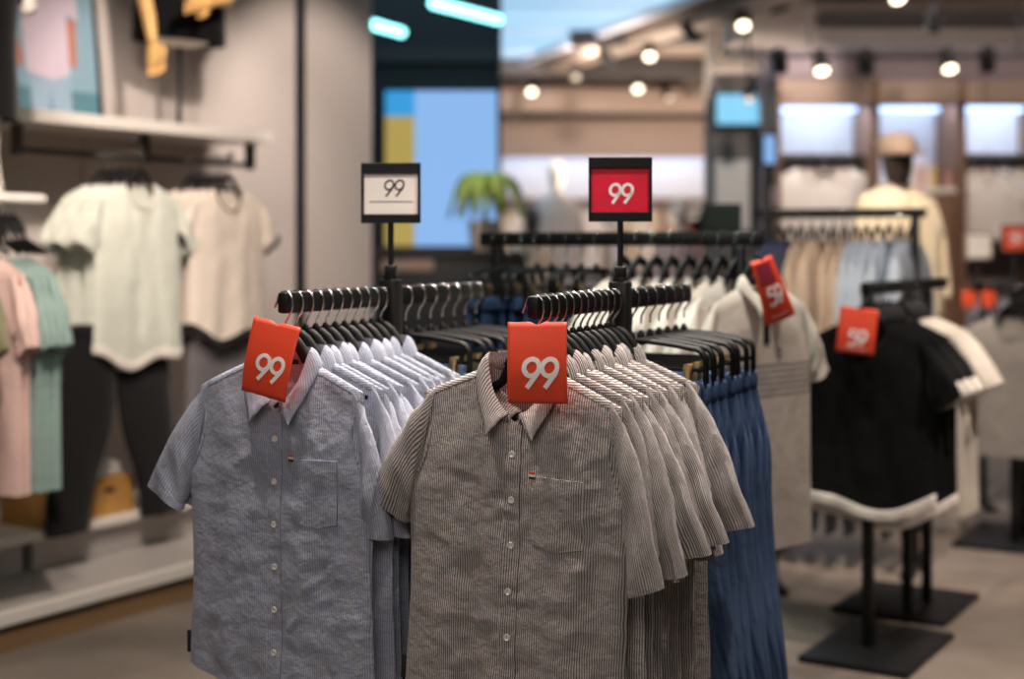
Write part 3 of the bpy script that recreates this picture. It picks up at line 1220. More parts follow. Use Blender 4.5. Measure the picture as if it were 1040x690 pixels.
# ---- rack of black tees at the right
A32 = R(32)
dD = Vector((math.sin(A32), math.cos(A32), 0))
d0 = Vector((1.235, 4.97, 0)); d1 = d0 + dD * 1.02
tube_rack('black rail rack carrying the black tees with white hems', d0 - dD * .02, d1, 1.302, (.05, .52, .78),
          [(.10, .58, .38, -.02), (.78, .52, .44, .08)])
NECKD = 1.302 - .142
wave = lambda u: .055 * abs(u) ** 1.5 - .015 * math.sin(u * 4)
tb = [make_tee('x', 't-shirt', 'blackcloth', 60 + 3 * k, 'black tees on the right rack', 'blackcloth', 'white', ('white' if k else None), wave,
               amp=.014, length=.68 + .04 * k)[0] for k in range(2)]
for i in range(6):
    p = d0 + dD * (.012 + i * .055); p.z = NECKD
    rz = -A32 + R(rnd.uniform(-4, 4))
    place_h('h', p, rz, 'black hanger in the %s black tee of the right rack' % ORD[i], 'hangers of the black tees')
    lab = 'black tee with a white hem, %s on the right rack' % ORD[i]
    if i == 0:
        lab = 'front black tee with wavy white hem under the red 59 tag'
    if i < 2:
        tb[i].location = p; tb[i].rotation_euler = (0, 0, rz); tb[i]['label'] = lab
    else:
        dup(tb[1], p, rz, lab)
tw2 = make_tee('x', 't-shirt', 'white_grey', 71, 'off-white tees behind the black tees', length=.72, amp=.008)[0]
for i in range(4):
    p = d0 + dD * (.40 + i * .06); p.z = NECKD
    rz = -A32 + R(rnd.uniform(-4, 4))
    place_h('h', p, rz, 'black hanger in the %s off-white tee behind the black tees' % ('first' if i == 0 else ORD[i]), 'hangers of the off-white tees')
    lab = 'off-white tee behind the black tees, %s of four' % ('first' if i == 0 else ORD[i])
    if i == 0:
        tw2.location = p; tw2.rotation_euler = (0, 0, rz); tw2['label'] = lab
    else:
        dup(tw2, p, rz, lab)
make_tag('red 59 price tag on the neck of the front black tee', '59', .128, .155, .052, -.128, at(873, 313, 4.86), -R(20), tilt=R(6), bend=.1, stroke=.16, lines=True)

# ---- rack of grey tees at the right edge
e0 = Vector((2.36, 6.72, 0)); e1 = e0 + dD * .9
tube_rack('black rail rack at the right edge holding warm grey tees', e0 - dD * .03, e1, 1.235, (.10, .30), [(.22, .62, .5, 0)])
NECKE = 1.235 - .142
tg = make_tee('x', 't-shirt', 'greytee', 80, 'warm grey tees at the right edge', length=.66)[0]
for i in range(4):
    p = e0 + dD * (.012 + i * .07); p.z = NECKE
    rz = -A32 + R(rnd.uniform(-3, 3))
    place_h('h', p, rz, 'black hanger in the %s warm grey tee at the right edge' % ORD[i], 'hangers of the warm grey tees')
    lab = 'warm grey tee at the right edge, %s on its rail' % ORD[i]
    if i == 0:
        tg.location = p; tg.rotation_euler = (0, 0, rz); tg['label'] = lab
    else:
        dup(tg, p, rz, lab)


def back_sign(label, px, py, Y, w, h, paper, foot_z, chars=None, frame='tan'):
    q = at(px, py, Y)
    t = thing('sign_holder', label, 'sign', (q.x, q.y, foot_z), 0)
    z = q.z - foot_z
    mb = MB(); mb.tube([(0, .006, 0), (0, .006, z)], .008, 8); mb.lathe([(.03, 0), (.03, .008), (.01, .012)], n=12); mb.build('pole', 'duct_dark', t)
    mb = MB(); mb.box((0, 0, z), (w, .012, h), bev=.002); mb.build('frame', frame, t)
    mb = MB(); mb.box((0, -.007, z), (w * .86, .003, h * .82)); mb.build('card', paper, t)
    if chars:
        mb = MB(); strokes(mb, chars, h * .4, .16, lambda x, zz, o: Vector((x, -.0087 - o, z + zz)), 0, -h * .2); mb.build('number', 'ink_white', t)
    return t


# low hanging rails with tagged goods beyond the grey tees
g0 = Vector((2.55, 7.85, 0)); g1 = Vector((3.35, 7.75, 0))
tube_rack('black rail rack with red tags beyond the warm grey tees', g0, g1, 1.225, (.05, .75), [(.05, .06, .45, 0), (.75, .06, .45, 0)])
back_sign('small cream sign on a pole beyond the grey tees', 994, 250, 7.8, .15, .15, 'card', 1.225)
back_sign('small dark red sign on a pole at the right edge', 1031, 242, 7.8, .15, .15, 'red', 1.225, '59', 'brown')
for i, (px, lab) in enumerate(((984, 'left one of two red cards hanging beyond the grey tees'), (1004, 'right one of two red cards hanging beyond the grey tees'))):
    q = at(px, 304, 7.72)
    mb = MB(); mb.box((0, 0, 0), (.075, .003, .09), bev=.001); mb.tube([(0, .0, .045), (0, .01, .08), (0, .03, .10)], .0015, 6)
    o = mb.build('price_tag', 'orange', None); o.location = q; tag(o, lab, 'price tag', 'red cards beyond the grey tees')
tx = make_tee('x', 't-shirt', 'blackcloth', 90, 'dark tees on the far right rail', length=.6)[0]
for i in range(6):
    p = g0 + (g1 - g0) * (.12 + i * .15); p.z = 1.225 - .142
    lab = 'dark tee on the far right rail, %s from its left end' % ('first' if i == 0 else ORD[i])
    place_h('h', p, R(-75), 'black hanger of the %s dark tee on the far right rail' % ('first' if i == 0 else ORD[i]), 'hangers of the far right rail')
    if i == 0:
        tx.location = p; tx.rotation_euler = (0, 0, R(70)); tx['label'] = lab
    else:
        dup(tx, p, R(70), lab)

# ---- rack F: navy, beige and pale tops
f1 = at(941, 216, 6.3); f0 = at(768, 216, 6.62)
zF = 1.60
f0.z = f1.z = 0
tube_rack('tall black rail rack of beige and pale blue tops', f0, f1, zF, (.06, .72), [(.06, .06, .5, 0), (.72, .06, .5, 0)], low=1.07)
dF = (f1 - f0); LF = dF.length; dF = dF.normalized()
protoF = {}
colsF = ['navy'] * 3 + ['beige'] * 5 + ['paleblue'] * 6
cnt = {}
for i, c in enumerate(colsF):
    a = .06 + i * (LF - .1) / 13.5
    p = f0 + dF * a; p.z = zF - .142
    rz = R(58) + R(rnd.uniform(-6, 6))
    cnt[c] = cnt.get(c, 0) + 1
    nm = {'navy': 'navy', 'beige': 'beige', 'paleblue': 'pale blue'}[c]
    who = 'first' if cnt[c] == 1 else ORD[cnt[c] - 1]
    place_h('h', p, rz, 'black hanger in the %s %s top on the tall rack' % (who, nm), 'hangers of the tall rack')
    lab = '%s top on the tall rack, %s from the left' % (nm, who)
    if c not in protoF:
        protoF[c] = make_tee(lab, 'top', c, 100 + i, '%s tops on the tall rack' % nm, name='long_sleeve_top', length=.52, nx=24, nr=20, amp=.008, df=.02,
                             hem=.21, waist=.205, arm=.205, sh=.185, O=(.27, -.42), I=(.20, -.45))[0]
        protoF[c].location = p; protoF[c].rotation_euler = (0, 0, rz)
    else:
        dup(protoF[c], p, rz, lab)
tr = None
for i in range(9):
    p = f0 + dF * (.06 + i * .082); p.z = 1.07 + .05
    lab = 'black trousers on the lower rail of the tall rack, %s from the left' % ('first' if i == 0 else ORD[i])
    if tr is None:
        tr = make_trousers(lab, 'trousers', 'blacktwill', 120, 'black trousers on the lower rail', name='trousers', length=.9, loops=False)
        tr.location = p; tr.rotation_euler = (0, 0, R(60))
    else:
        dup(tr, p, R(60), lab)


# --------------------------------------------------------------------------- left wall zone
WB = Vector((-1.783, 4.95, 0)); wt = Vector((math.sin(A32), math.cos(A32), 0)); wi = Vector((-math.cos(A32), math.sin(A32), 0))
WO = .88                                   # the wall's face, behind the platform edge


def W(t, o, z):
    p = WB + wt * t + wi * o
    return Vector((p.x, p.y, z))


def wall_at(px, py, o):
    k = (px - 520) / F
    b = WB + wi * o
    t = (k * b.y - b.x) / (wt.x - k * wt.y)
    p = b + wt * t
    return t, CAMZ + (HOR - py) / F * p.y


WANG = math.atan2(wt.y, wt.x)              # local x runs along the wall, local y into it


def wbox(mb, t0, t1, o0, o1, z0, z1, bev=0.0):
    c = W((t0 + t1) / 2, (o0 + o1) / 2, (z0 + z1) / 2)
    mb.box(c, (t1 - t0, o1 - o0, z1 - z0), WANG, bev)


tE = wall_at(378, 100, WO)[0]
t300 = wall_at(300, 100, WO)[0]; t310 = wall_at(310, 100, WO)[0]
mb = MB(); wbox(mb, -5.5, t300, WO, WO + .25, 0, 3.3); struct('wall_left', mb, 'wall')
mb = MB(); wbox(mb, t300, t310, WO - .003, WO + .25, .1, 3.3); struct('trim_1', mb, 'ink_black')
mb = MB(); wbox(mb, t310, tE, WO, WO + .25, 0, 3.3, .004); struct('wall_left_end', mb, 'wall')
for i, px in enumerate((199, 84)):
    tt = wall_at(px, 100, WO)[0]
    mb = MB(); wbox(mb, tt - .006, tt + .006, WO - .003, WO + .01, .1, 3.3); struct('trim_%d' % (i + 2), mb, 'greylac')

# platform
pf = thing('display_platform', 'low white display platform with oak kickboard along the left wall', 'platform', W(0, 0, 0))
pinv = Matrix.Translation(-W(0, 0, 0))


def wpart(name, mat, parent, org, *boxes, bev=.003, smooth=False):
    mb = MB()
    for b in boxes:
        wbox(mb, *b, bev=bev)
    mb.v = [tuple(Vector(v) - org) for v in mb.v]
    return mb.build(name, mat, parent, smooth)


o0 = W(0, 0, 0)
wpart('kickboard', 'kick', pf, o0, (-4.5, 3.0, .02, WO - .01, 0, .075))
wpart('shadow_gap', 'ink_black', pf, o0, (-4.5, 3.0, .03, WO - .01, .075, .098))
wpart('deck', 'greylac', pf, o0, (-4.5, 3.0, .03, WO - .01, .098, .145))
wpart('front_edge', 'whitelac', pf, o0, (-4.5, 3.0, 0, .03, .098, .147))

# white bench on the platform
tb0, zb0 = wall_at(36, 551, .40)
tb1, _ = wall_at(126, 530, .40)
t_far = wall_at(260, 500, .40)[0]
bo = W(tb0, .40, .147)
bench = thing('display_bench', 'white slab bench on the platform under the black trousers', 'bench', bo)
wpart('top', 'whitelac', bench, bo, (tb0, t_far, .40, WO - .01, zb0, zb0 + .035))
wpart('riser', 'greylac', bench, bo, (tb0 + .02, t_far - .02, .44, WO - .01, .147, zb0))
tl0 = wall_at(-160, 540, .36)[0]
bo = W(tl0, .36, .147)
bench2 = thing('display_bench', 'lower white slab bench on the platform at the left edge of the photo', 'bench', bo)
wpart('top', 'whitelac', bench2, bo, (tl0, tb0 - .01, .36, WO - .01, zb0 + .012, zb0 + .05))
wpart('riser', 'greylac', bench2, bo, (tl0 + .02, tb0 - .03, .44, WO - .01, .147, zb0 + .012))

# kraft box with white shoes on it
tk0 = wall_at(28, 530, .52)[0]; tk1 = wall_at(122, 527, .52)[0]
bz = zb0 + .035
tm = (tk0 + tk1) / 2
bo = W(tm, .56, bz)
kb = thing('storage_box', 'brown kraft box on the white bench behind the black trousers', 'box', bo, WANG)
bw = (tk1 - tk0)
mb = MB()
bh = .145
for c, s in (((0, -.12, bh / 2), (bw, .008, bh)), ((0, .12, bh / 2), (bw, .008, bh)), ((-bw / 2, 0, bh / 2), (.008, .24, bh)), ((bw / 2, 0, bh / 2), (.008, .24, bh)), ((0, 0, .004), (bw, .24, .008))):
    mb.box(c, s, bev=.001)
mb.build('body', 'card_box', kb, False)
mb = MB(); mb.box((0, 0, bh + .004), (bw + .012, .256, .01), bev=.002); mb.build('lid', 'card_box', kb, False)
mb = MB(); mb.box((bw * .22, -.126, bh * .74), (.06, .004, .02), bev=.001); mb.build('handle_slot', 'ink_black', kb, False)


def shoe(label, loc, rz):
    t = thing('shoe', label, 'shoe', loc, rz, 'white shoes on the kraft box')
    prof = [(-.13, .034), (-.10, .036), (-.04, .033), (.03, .040), (.09, .046), (.125, .036), (.145, .012)]
    mb = MB()
    rows = []
    for x, w in prof:
        rows.append([((x, w * math.cos(2 * math.pi * k / 16), .012 + .012 * math.sin(2 * math.pi * k / 16)), (x, 0)) for k in range(17)])
    mb.grid(rows); mb.build('sole', 'whitelac', t)
    mb = MB()
    rows = []
    for (x, w), h in zip(prof, (.075, .09, .085, .07, .045, .03, .012)):
        rows.append([((x, w * .9 * math.cos(math.pi * k / 12), .02 + h * math.sin(math.pi * k / 12) ** .7), (x, 0)) for k in range(13)])
    mb.grid(rows); mb.build('upper', 'white', t)
    mb = MB()
    for k in range(4):
        x = .0 + .022 * k
        mb.tube([(x, -.026, .085 - k * .012), (x, 0, .100 - k * .014), (x, .026, .085 - k * .012)], .003, 6)
    mb.build('laces', 'ink_white', t)
    return t


shoe('white shoe on the kraft box, the one nearer the front', W(tm + .10, .50, bz + bh + .009), WANG + R(14))
shoe('white shoe on the kraft box, the one nearer the wall', W(tm + .08, .62, bz + bh + .009), WANG + R(10))

# wall shelf with rail
ts0, zs = wall_at(3, 107, .46)
ts1, _ = wall_at(277, 135, .46)
zs = 1.975
so = W(ts0, WO, zs - .05)
sh = thing('wall_shelf', 'long white wall shelf with dark hanging rail under it', 'shelf', so)
wpart('board', 'whitelac', sh, so, (ts0, ts1, .46, WO - .002, zs - .05, zs))
zr = zs - .155
tr0 = wall_at(17, 130, .6)[0]; tr1 = wall_at(254, 160, .6)[0]; trm = wall_at(147, 140, .6)[0]
wpart('rail', 'duct_dark', sh, so, (tr0, tr1, .59, .61, zr - .012, zr + .012))
for q in (tr0, trm, tr1):
    wpart('bracket', 'duct_dark', sh, so, (q - .012, q + .012, .575, .625, zr - .02, zs - .05))


def faceout(label, px, group=None):
    q = wall_at(px, 150, .6)[0]
    org = W(q, .6, zr)
    t = thing('garment_bar', label, 'hanging bar', org)
    wpart('bar', 'chrome', t, org, (q - .010, q + .010, .30, .59, zr - .008, zr + .008))
    wpart('end_stop', 'chrome', t, org, (q - .012, q + .012, .29, .30, zr - .01, zr + .03))
    return q


RZW = math.atan2(-wi.x, wi.y)              # garments facing out of the wall: front = -wi
RZW = R(58)
qm = faceout('chrome front-facing arm that carries the pale mint tees', 93)
qp = faceout('chrome front-facing arm that carries the pale pink tees', 184)
mhem = lambda u: .05 * abs(u) ** 1.4 + .02 * math.sin(u * 5)


def wall_tees2(q, n, mat, nm, seed, trim, length, cuff=None):
    base = make_tee('x', 't-shirt', mat, seed, '%s tees on the left wall' % nm, 'white' if trim == 'white' else trim, trim, cuff, mhem, length=length, amp=.018)[0]
    for i in range(n):
        o = .315 + i * .055
        p = W(q, o, zr + .009 - .142)
        who = ORD[i]
        place_h('h', p, RZW, 'black hanger in the %s %s tee on the left wall' % (who, nm), 'hangers of the %s tees' % nm)
        lab = '%s tee on the left wall arm, %s of the row' % (nm, who)
        if i == 0:
            base.location = p; base.rotation_euler = (0, 0, RZW); base['label'] = lab
        else:
            dup(base, p, RZW + R(rnd.uniform(-4, 4)), lab)
    return base


wall_tees2(qm, 5, 'mint', 'pale mint', 200, 'white', .76)
wall_tees2(qp, 5, 'pink', 'pale pink', 210, 'blacktwill', .70, 'blacktwill')
# trousers shown under the front tees
t = make_trousers('black trousers hanging under the front pale mint tee', 'trousers', 'blacktwill', 220, None, name='trousers', length=.82, waist=.24, hip=.30, hemo=.36, hemi=.14, depth=.03, loops=False)
zz = wall_at(105, 345, .33)[1]
t.location = W(qm - .10, .345, zz + .066 + .06); t.rotation_euler = (0, 0, RZW)
t = make_trousers('charcoal shorts hanging under the front pale pink tee', 'shorts', 'grey_trousers', 224, None, name='shorts', length=.42, waist=.19, hip=.215, hemo=.225, hemi=.02, depth=.03, loops=False)
zz = wall_at(205, 340, .33)[1]
t.location = W(qp, .345, zz + .066 + .05); t.rotation_euler = (0, 0, RZW)

# near left: low white rail with pink, teal, sage tees
bl0 = at(-175, 203, 4.55); bl1 = at(22, 203, 5.20)
lo = Vector((bl1.x, bl1.y, 0))
zl = 1.60
wr = thing('clothing_rack', 'white tube rack with pink and teal tees at the left edge', 'clothing rack', lo)
mb = MB(); mb.tube([Vector((bl0.x, bl0.y, zl)) - lo, Vector((bl1.x, bl1.y, zl)) + Vector((.06, .05, 0)) - lo], .021, 12); mb.build('rail', 'whitelac', wr)
for k in (.1, .55):
    q = bl0.lerp(bl1, k)
    mb = MB(); mb.tube([Vector((q.x, q.y, .147)) - lo, Vector((q.x, q.y, zl)) - lo], .015, 12); mb.build('post', 'whitelac', wr)
dl = (bl1 - bl0).normalized()
angl = math.atan2(dl.y, dl.x) - math.pi / 2
seq = [('olive', 'sage'), ('pinker', 'dusty pink'), ('pinker', 'dusty pink'), ('teal', 'grey teal'), ('teal', 'grey teal'), ('teal', 'grey teal'), ('teal', 'grey teal')]
pos = [-.30, -.20, -.15, -.115, -.085, -.06, -.035]
pro = {}
cn = {}
for (c, nm), a in zip(seq, pos):
    p = Vector((bl1.x, bl1.y, 0)) + Vector((dl.x, dl.y, 0)).normalized() * a
    p.z = zl + .018 - .142
    p = p + Vector((.0, 0, -.09))
    cn[c] = cn.get(c, 0) + 1
    who = ORD[cn[c] - 1]
    lab = '%s tee on the white tube rack, %s of its colour' % (nm, who) if c != 'olive' else 'sage tee nearest on the white tube rack, cut by the left edge'
    hp = p + Vector((0, 0, .09))
    place_h('h', hp, angl, 'black hanger of the %s %s tee on the white tube rack' % (who, nm), 'hangers of the white tube rack')
    if c not in pro:
        pro[c] = make_tee(lab, 't-shirt', c, 230 + len(pro), '%s tees on the white tube rack' % nm, length=.82, amp=.02, name='t_shirt', O=(.30, -.30), I=(.24, -.34))[0]
        pro[c].location = p; pro[c].rotation_euler = (0, 0, angl)
    else:
        dup(pro[c], p, angl + R(rnd.uniform(-6, 6)), lab)

# poster on the shelf
tp0 = wall_at(-30, 100, .72)[0]; tp1 = wall_at(103, 108, .72)[0]
pw = tp1 - tp0; ph = .95
pm = (tp0 + tp1) / 2
po = thing('framed_poster', 'tall framed poster of a pale pink shirt leaning on the wall shelf', 'poster', W(pm, .72, zs), WANG)
po.rotation_euler = (R(-6), 0, WANG)
mb = MB()
for c, s in (((0, 0, .008), (pw, .022, .016)), ((0, 0, ph - .008), (pw, .022, .016)), ((-pw / 2, 0, ph / 2), (.016, .022, ph)), ((pw / 2, 0, ph / 2), (.016, .022, ph))):
    mb.box(c, s, bev=.001)
mb.build('frame', 'ink_black', po, False)
mb = MB()
mb.box((0, .003, ph / 2 + .06), (pw - .016, .006, ph - .12)); mb.m = 1
mb.box((0, .003, .07), (pw - .016, .006, .108))
def poly(pts, y=-.002):
    mb.prism([(x, z) for x, z in pts], y - .0008, y)
cx = .06
mb.m = 2; poly([(cx - .09, .0 + .02), (cx - .10, .22), (cx + .12, .22), (cx + .12, .02), (cx + .02, .02), (cx + .01, .12), (cx - .0, .02)], -.0012)
mb.m = 3; poly([(cx - .19, .62), (cx - .165, .40), (cx - .12, .24), (cx - .145, .20), (cx - .20, .30), (cx - .24, .60)], -.0014)
poly([(cx + .17, .44), (cx + .16, .22), (cx + .12, .24), (cx + .12, .44)], -.0014)
mb.m = 4; poly([(cx - .11, .19), (cx + .02, .165), (cx + .12, .19), (cx + .12, .46), (cx + .185, .44), (cx + .15, .80), (cx + .05, .86), (cx - .06, .86), (cx - .17, .78), (cx - .24, .5), (cx - .17, .46), (cx - .13, .6)], -.0022)
mb.build('print', ['sky_print', 'sea_print', 'jean_print', 'skin_print', 'shirt_print'], po, False)


# --------------------------------------------------------------------------- mannequins
def limb(mb, pts, rad, n=14):
    mb.tube(pts, rad, n)


def hand(mb, M4, s=1.0, curl=.5):
    """palm and five bent fingers, wrist at the origin, fingers towards -z, palm towards -y"""
    rows = []
    for z, w, d in ((0.0, .026, .019), (-.025, .034, .019), (-.055, .042, .017), (-.085, .042, .014), (-.095, .036, .010)):
        rows.append([((M4 @ (Vector((w * math.cos(2 * math.pi * k / 14), d * math.sin(2 * math.pi * k / 14), z)) * s)), (0, 0)) for k in range(15)])
    mb.grid(rows)
    for k, (x, L, r) in enumerate(((-.031, .058, .0075), (-.011, .072, .0085), (.010, .078, .0088), (.030, .070, .0083))):
        pts = []
        a = 0.1
        p = Vector((x, -.002, -.088))
        pts.append(M4 @ (p * s))
        for seg in (.44, .32, .24):
            p = p + Vector((x * .05, -math.sin(a) * L * seg, -math.cos(a) * L * seg))
            a += curl
            pts.append(M4 @ (p * s))
        mb.tube(pts, [r * s * q for q in (1.05, 1, .9, .7)], 10)
    p = [Vector((.034, -.004, -.02)), Vector((.054, -.016, -.045)), Vector((.056, -.028, -.072)), Vector((.048, -.038, -.09))]
    mb.tube([M4 @ (q * s) for q in p], [.013 * s, .011 * s, .0095 * s, .007 * s], 10)


def torso_form(mb, w=.19, d=.115, h=.62, z0=0.0, n=24):
    """bust form from hip to neck"""
    prof = [(.93, 0), (1.0, .08), (.86, .22), (.92, .36), (1.0, .46), (.92, .54), (.60, .59), (.33, .61), (.28, .66), (.26, .70)]
    rows = []
    for k, z in prof:
        rows.append([((k * w * math.cos(2 * math.pi * j / n), (k ** .7) * d * math.sin(2 * math.pi * j / n) if k > .5 else k * w * .95 * math.sin(2 * math.pi * j / n), z0 + z * h / .62), (j * .04, z)) for j in range(n + 1)])
    ids = mb.grid(rows)
    mb.face([i for i in ids[0][:-1]]); mb.face([i for i in ids[-1][:-1]][::-1])


# mannequin bust with wooden arms standing on the wall shelf
tq = wall_at(182, 115, .64)[0]
mo = W(tq, .64, zs)
mq = thing('mannequin', 'black-dressed bust mannequin with pale wooden arms on the wall shelf', 'mannequin', mo, RZW - R(14))
sc_ = 1.0
zh = wall_at(182, 44, .64)[1] - zs
mb = MB(); mb.lathe([(.10, 0), (.10, .008), (.02, .012)], n=24); mb.tube([(0, 0, .01), (0, 0, zh + .02)], .011, 12); mb.build('stand', 'ink_black', mq)
mb = MB(); mb.lathe([(.02, -.02), (.09, -.012), (.145, .006), (.15, .03), (.13, .05)], c=(0, 0, zh), n=28, sy=.62); mb.build('base_cap', 'ivory', mq)
mb = MB(); torso_form(mb, .165, .10, .66, zh + .03); mb.build('body', 'ivory', mq)
gq = Garment(seed=260, hem=.235, waist=.225, arm=.225, sh=.19, z_neck=0, nf=-.08, vee=.2, length=.68, df=.125, db=.11, amp=.012, O=(.285, -.21), I=(.225, -.28), sleeve_b=.055)
tee = gq.body('t_shirt', 'blackcloth', mq, 32, 30); tee.location = (0, 0, zh + .68)
for sg in (-1, 1):
    s_ = gq.sleeve(sg, 'sleeve', 'blackcloth', mq, 10); s_.location = (0, 0, zh + .68)
mb = MB(); limb(mb, [(-.235, 0, zh + .60), (-.25, -.02, zh + .40), (-.235, -.05, zh + .27), (-.215, -.10, zh + .09), (-.208, -.125, zh - .03)], [.045, .042, .036, .031, .022])
hand(mb, Matrix.Translation((-.207, -.127, zh - .04)) @ Matrix.Rotation(R(-18), 4, 'X') @ Matrix.Rotation(R(-60), 4, 'Z'), 1.05, .55)
mb.build('arm', 'woodarm', mq)
mb = MB(); limb(mb, [(.235, 0, zh + .60), (.27, -.04, zh + .38), (.25, -.08, zh + .30), (.12, -.20, zh + .19), (.02, -.25, zh + .165)], [.045, .042, .036, .031, .022])
hand(mb, Matrix.Translation((.01, -.252, zh + .16)) @ Matrix.Rotation(R(80), 4, 'Y') @ Matrix.Rotation(R(20), 4, 'Z'), 1.0, .45)
mb.build('arm', 'woodarm', mq)

# dressed mannequin at the left edge, only its side in view
me_ = thing('mannequin', 'mannequin in a black top with white cuff, cut by the left edge', 'mannequin', (-1.985, 5.12, .147), R(20))
mb = MB(); mb.lathe([(.10, 0), (.10, .012), (.02, .02)], n=28); mb.tube([(0, 0, .01), (0, 0, 1.41)], .014, 12); mb.build('stand', 'ink_black', me_)
mb = MB(); torso_form(mb, .15, .10, .66, 1.38); mb.build('body', 'ivory', me_)
gm = Garment(seed=270, hem=.20, waist=.19, arm=.205, sh=.19, nf=-.07, vee=.2, length=.78, df=.13, db=.11, amp=.012, O=(.262, -.375), I=(.205, -.40), sleeve_b=.05)
tee = gm.body('t_shirt', 'blackcloth', me_, 32, 30); tee.location = (0, 0, 2.52)
for sg in (-1, 1):
    s_ = gm.sleeve(sg, 'sleeve', 'blackcloth', me_, 10); s_.location = (0, 0, 2.52)
    s_ = gm.cuff(sg, 'sleeve_cuff', 'white', me_, .82); s_.location = (0, 0, 2.52)

# --------------------------------------------------------------------------- room
mb = MB(); mb.box((0, 6, -.05), (18, 26, .1)); struct('floor', mb, 'floor')
mb = MB(); mb.box((0, 6, 3.36), (18, 26, .1)); struct('ceiling', mb, 'ceil')
mb = MB(); mb.box((0, 16.1, 1.65), (18, .2, 3.3)); struct('wall_back', mb, 'tan')
mb = MB(); mb.box((8.0, 6, 1.65), (.2, 26, 3.3)); struct('wall_right', mb, 'wall')

# black partition with the big screen, left of centre
YS = 10.2
x0 = at(366, 0, YS).x; x1 = at(507, 0, YS).x
mb = MB(); mb.box(((x0 + x1) / 2 - .6, YS + .15, 1.65), (x1 - x0 + 1.2, .2, 3.3), bev=.01); struct('wall_screen', mb, 'ink_black')
zt, zb = at(0, 92, YS).z, at(0, 250, YS).z
ss = thing('wall_screen', 'large pale blue lit screen with a yellow zone on the black partition', 'screen', ((x0 + x1) / 2, YS + .05, zb))
ss.name = 'display_screen'
cxm = (x0 + x1) / 2
def scr(name, px0, px1, py0, py1, mat, d=.02):
    a, b = at(px0, py1, YS), at(px1, py0, YS)
    mb = MB(); mb.box(((a.x + b.x) / 2 - cxm, -d, (a.z + b.z) / 2 - zb), (b.x - a.x, .03, b.z - a.z))
    return mb.build(name, mat, ss, False)
scr('blue_zone', 421, 505.5, 92, 250, 'screen')
scr('cyan_zone', 391, 421, 92, 118, 'screen_b')
scr('yellow_zone', 391, 421, 118, 250, 'screen_y')
mb = MB(); q = at(507, 0, YS); mb.box((q.x, YS + .04, 1.65), (.03, .06, 3.3)); struct('trim_4', mb, 'duct_dark')
mb = MB(); q0, q1 = at(375, 60, YS), at(506, 60, YS); mb.box(((q0.x + q1.x) / 2, YS + .02, at(0, 56, YS).z), (q1.x - q0.x, .06, .10)); struct('trim_5', mb, 'duct_dark')

# teal tube lamps
def tube_lamp(label, a, b):
    a, b = Vector(a), Vector(b)
    t = thing('tube_lamp', label, 'ceiling lamp', a)
    mb = MB(); mb.tube([Vector((0, 0, 0)), b - a], .032, 14); mb.build('tube', 'teal_lamp', t)
    mb = MB()
    for q in (.15, .85):
        p = (b - a) * q
        mb.tube([p + Vector((0, 0, .04)), Vector((p.x, p.y, 3.31 - a.z))], .006, 6)
    mb.build('suspension_rod', 'ink_black', t)
tube_lamp('longer glowing teal tube lamp near the blue light ceiling', at(440, 3, 8.6), at(506, 20, 9.6))
tube_lamp('short glowing teal tube lamp near the beige wall end', at(380, 25, 9.0), at(408, 33, 9.6))

# dark counter and palm
q0, q1 = at(372, 255, 9.3), at(535, 255, 9.3)
ct = thing('service_counter', 'dark service counter below the large blue screen', 'counter', ((q0.x + q1.x) / 2, 9.5, 0))
mb = MB(); mb.box((0, 0, .68), (q1.x - q0.x, .5, 1.36), bev=.005); mb.build('body', 'ink_black', ct)
mb = MB(); mb.box((0, 0, 1.38), (q1.x - q0.x + .04, .54, .04), bev=.004); mb.build('worktop', 'duct_dark', ct)
mb = MB(); mb.box((-.25, -.256, 1.30), (.34, .012, .075), bev=.002); mb.build('front_panel', 'tan', ct)
pp = at(492, 248, 9.45)
pl = thing('potted_palm', 'small palm with drooping green leaves in a cream pot on the counter', 'plant', (pp.x, pp.y, 1.40))
mb = MB(); mb.lathe([(.07, 0), (.095, .06), (.11, .18), (.105, .2), (.09, .19)], n=24); mb.build('pot', 'pot', pl)
mb = MB(); mb.tube([(0, 0, .15), (.01, 0, .3), (-.01, 0, .44)], [.02, .016, .012], 8); mb.build('stem', 'brown', pl)
rp = random.Random(4)
for k in range(17):
    a = k * 2.4
    L = rp.uniform(.24, .36)
    mb = MB(); rows = []
    for j in range(9):
        q = j / 8
        r = L * q; z = .42 + .20 * math.sin(q * 2.2) - .36 * q * q
        w = .055 * math.sin(math.pi * min(1, q * .9 + .1)) + .002
        c = Vector((math.cos(a) * r, math.sin(a) * r, z)); s = Vector((-math.sin(a), math.cos(a), 0)) * w
        rows.append([(c - s - Vector((0, 0, .012)), (0, 0)), (c, (0, 0)), (c + s - Vector((0, 0, .012)), (0, 0))])
    mb.grid(rows); mb.build('frond', 'leaf', pl, solid=.002)

# blue light ceiling
lp = thing('ceiling_light_panel', 'large pale blue luminous ceiling panel', 'ceiling light', (0, 11, 3.29))
zc = 3.27
def ceil_pt(px, py):
    Y = (zc - CAMZ) * F / (HOR - py); return Vector(((px - 520) / F * Y, Y, zc))
ca, cb = ceil_pt(690, 0), ceil_pt(507, 69)
e = (cb - ca).normalized()
ca2 = ca - e * 2.2; cb2 = cb + e * .6
outl = [ca2, cb2, Vector((-2.4, cb2.y, zc)), Vector((-2.4, ca2.y, zc))]
mb = MB()
ids = [mb.vert(p - lp.location) for p in outl] + [mb.vert(p - lp.location + Vector((0, 0, .03))) for p in outl]
mb.face(ids[:4][::-1]); mb.face(ids[4:])
for j in range(4):
    mb.face((ids[j], ids[(j + 1) % 4], ids[4 + (j + 1) % 4], ids[4 + j]))
mb.build('diffuser', 'skylight', lp, False)
mb = MB()
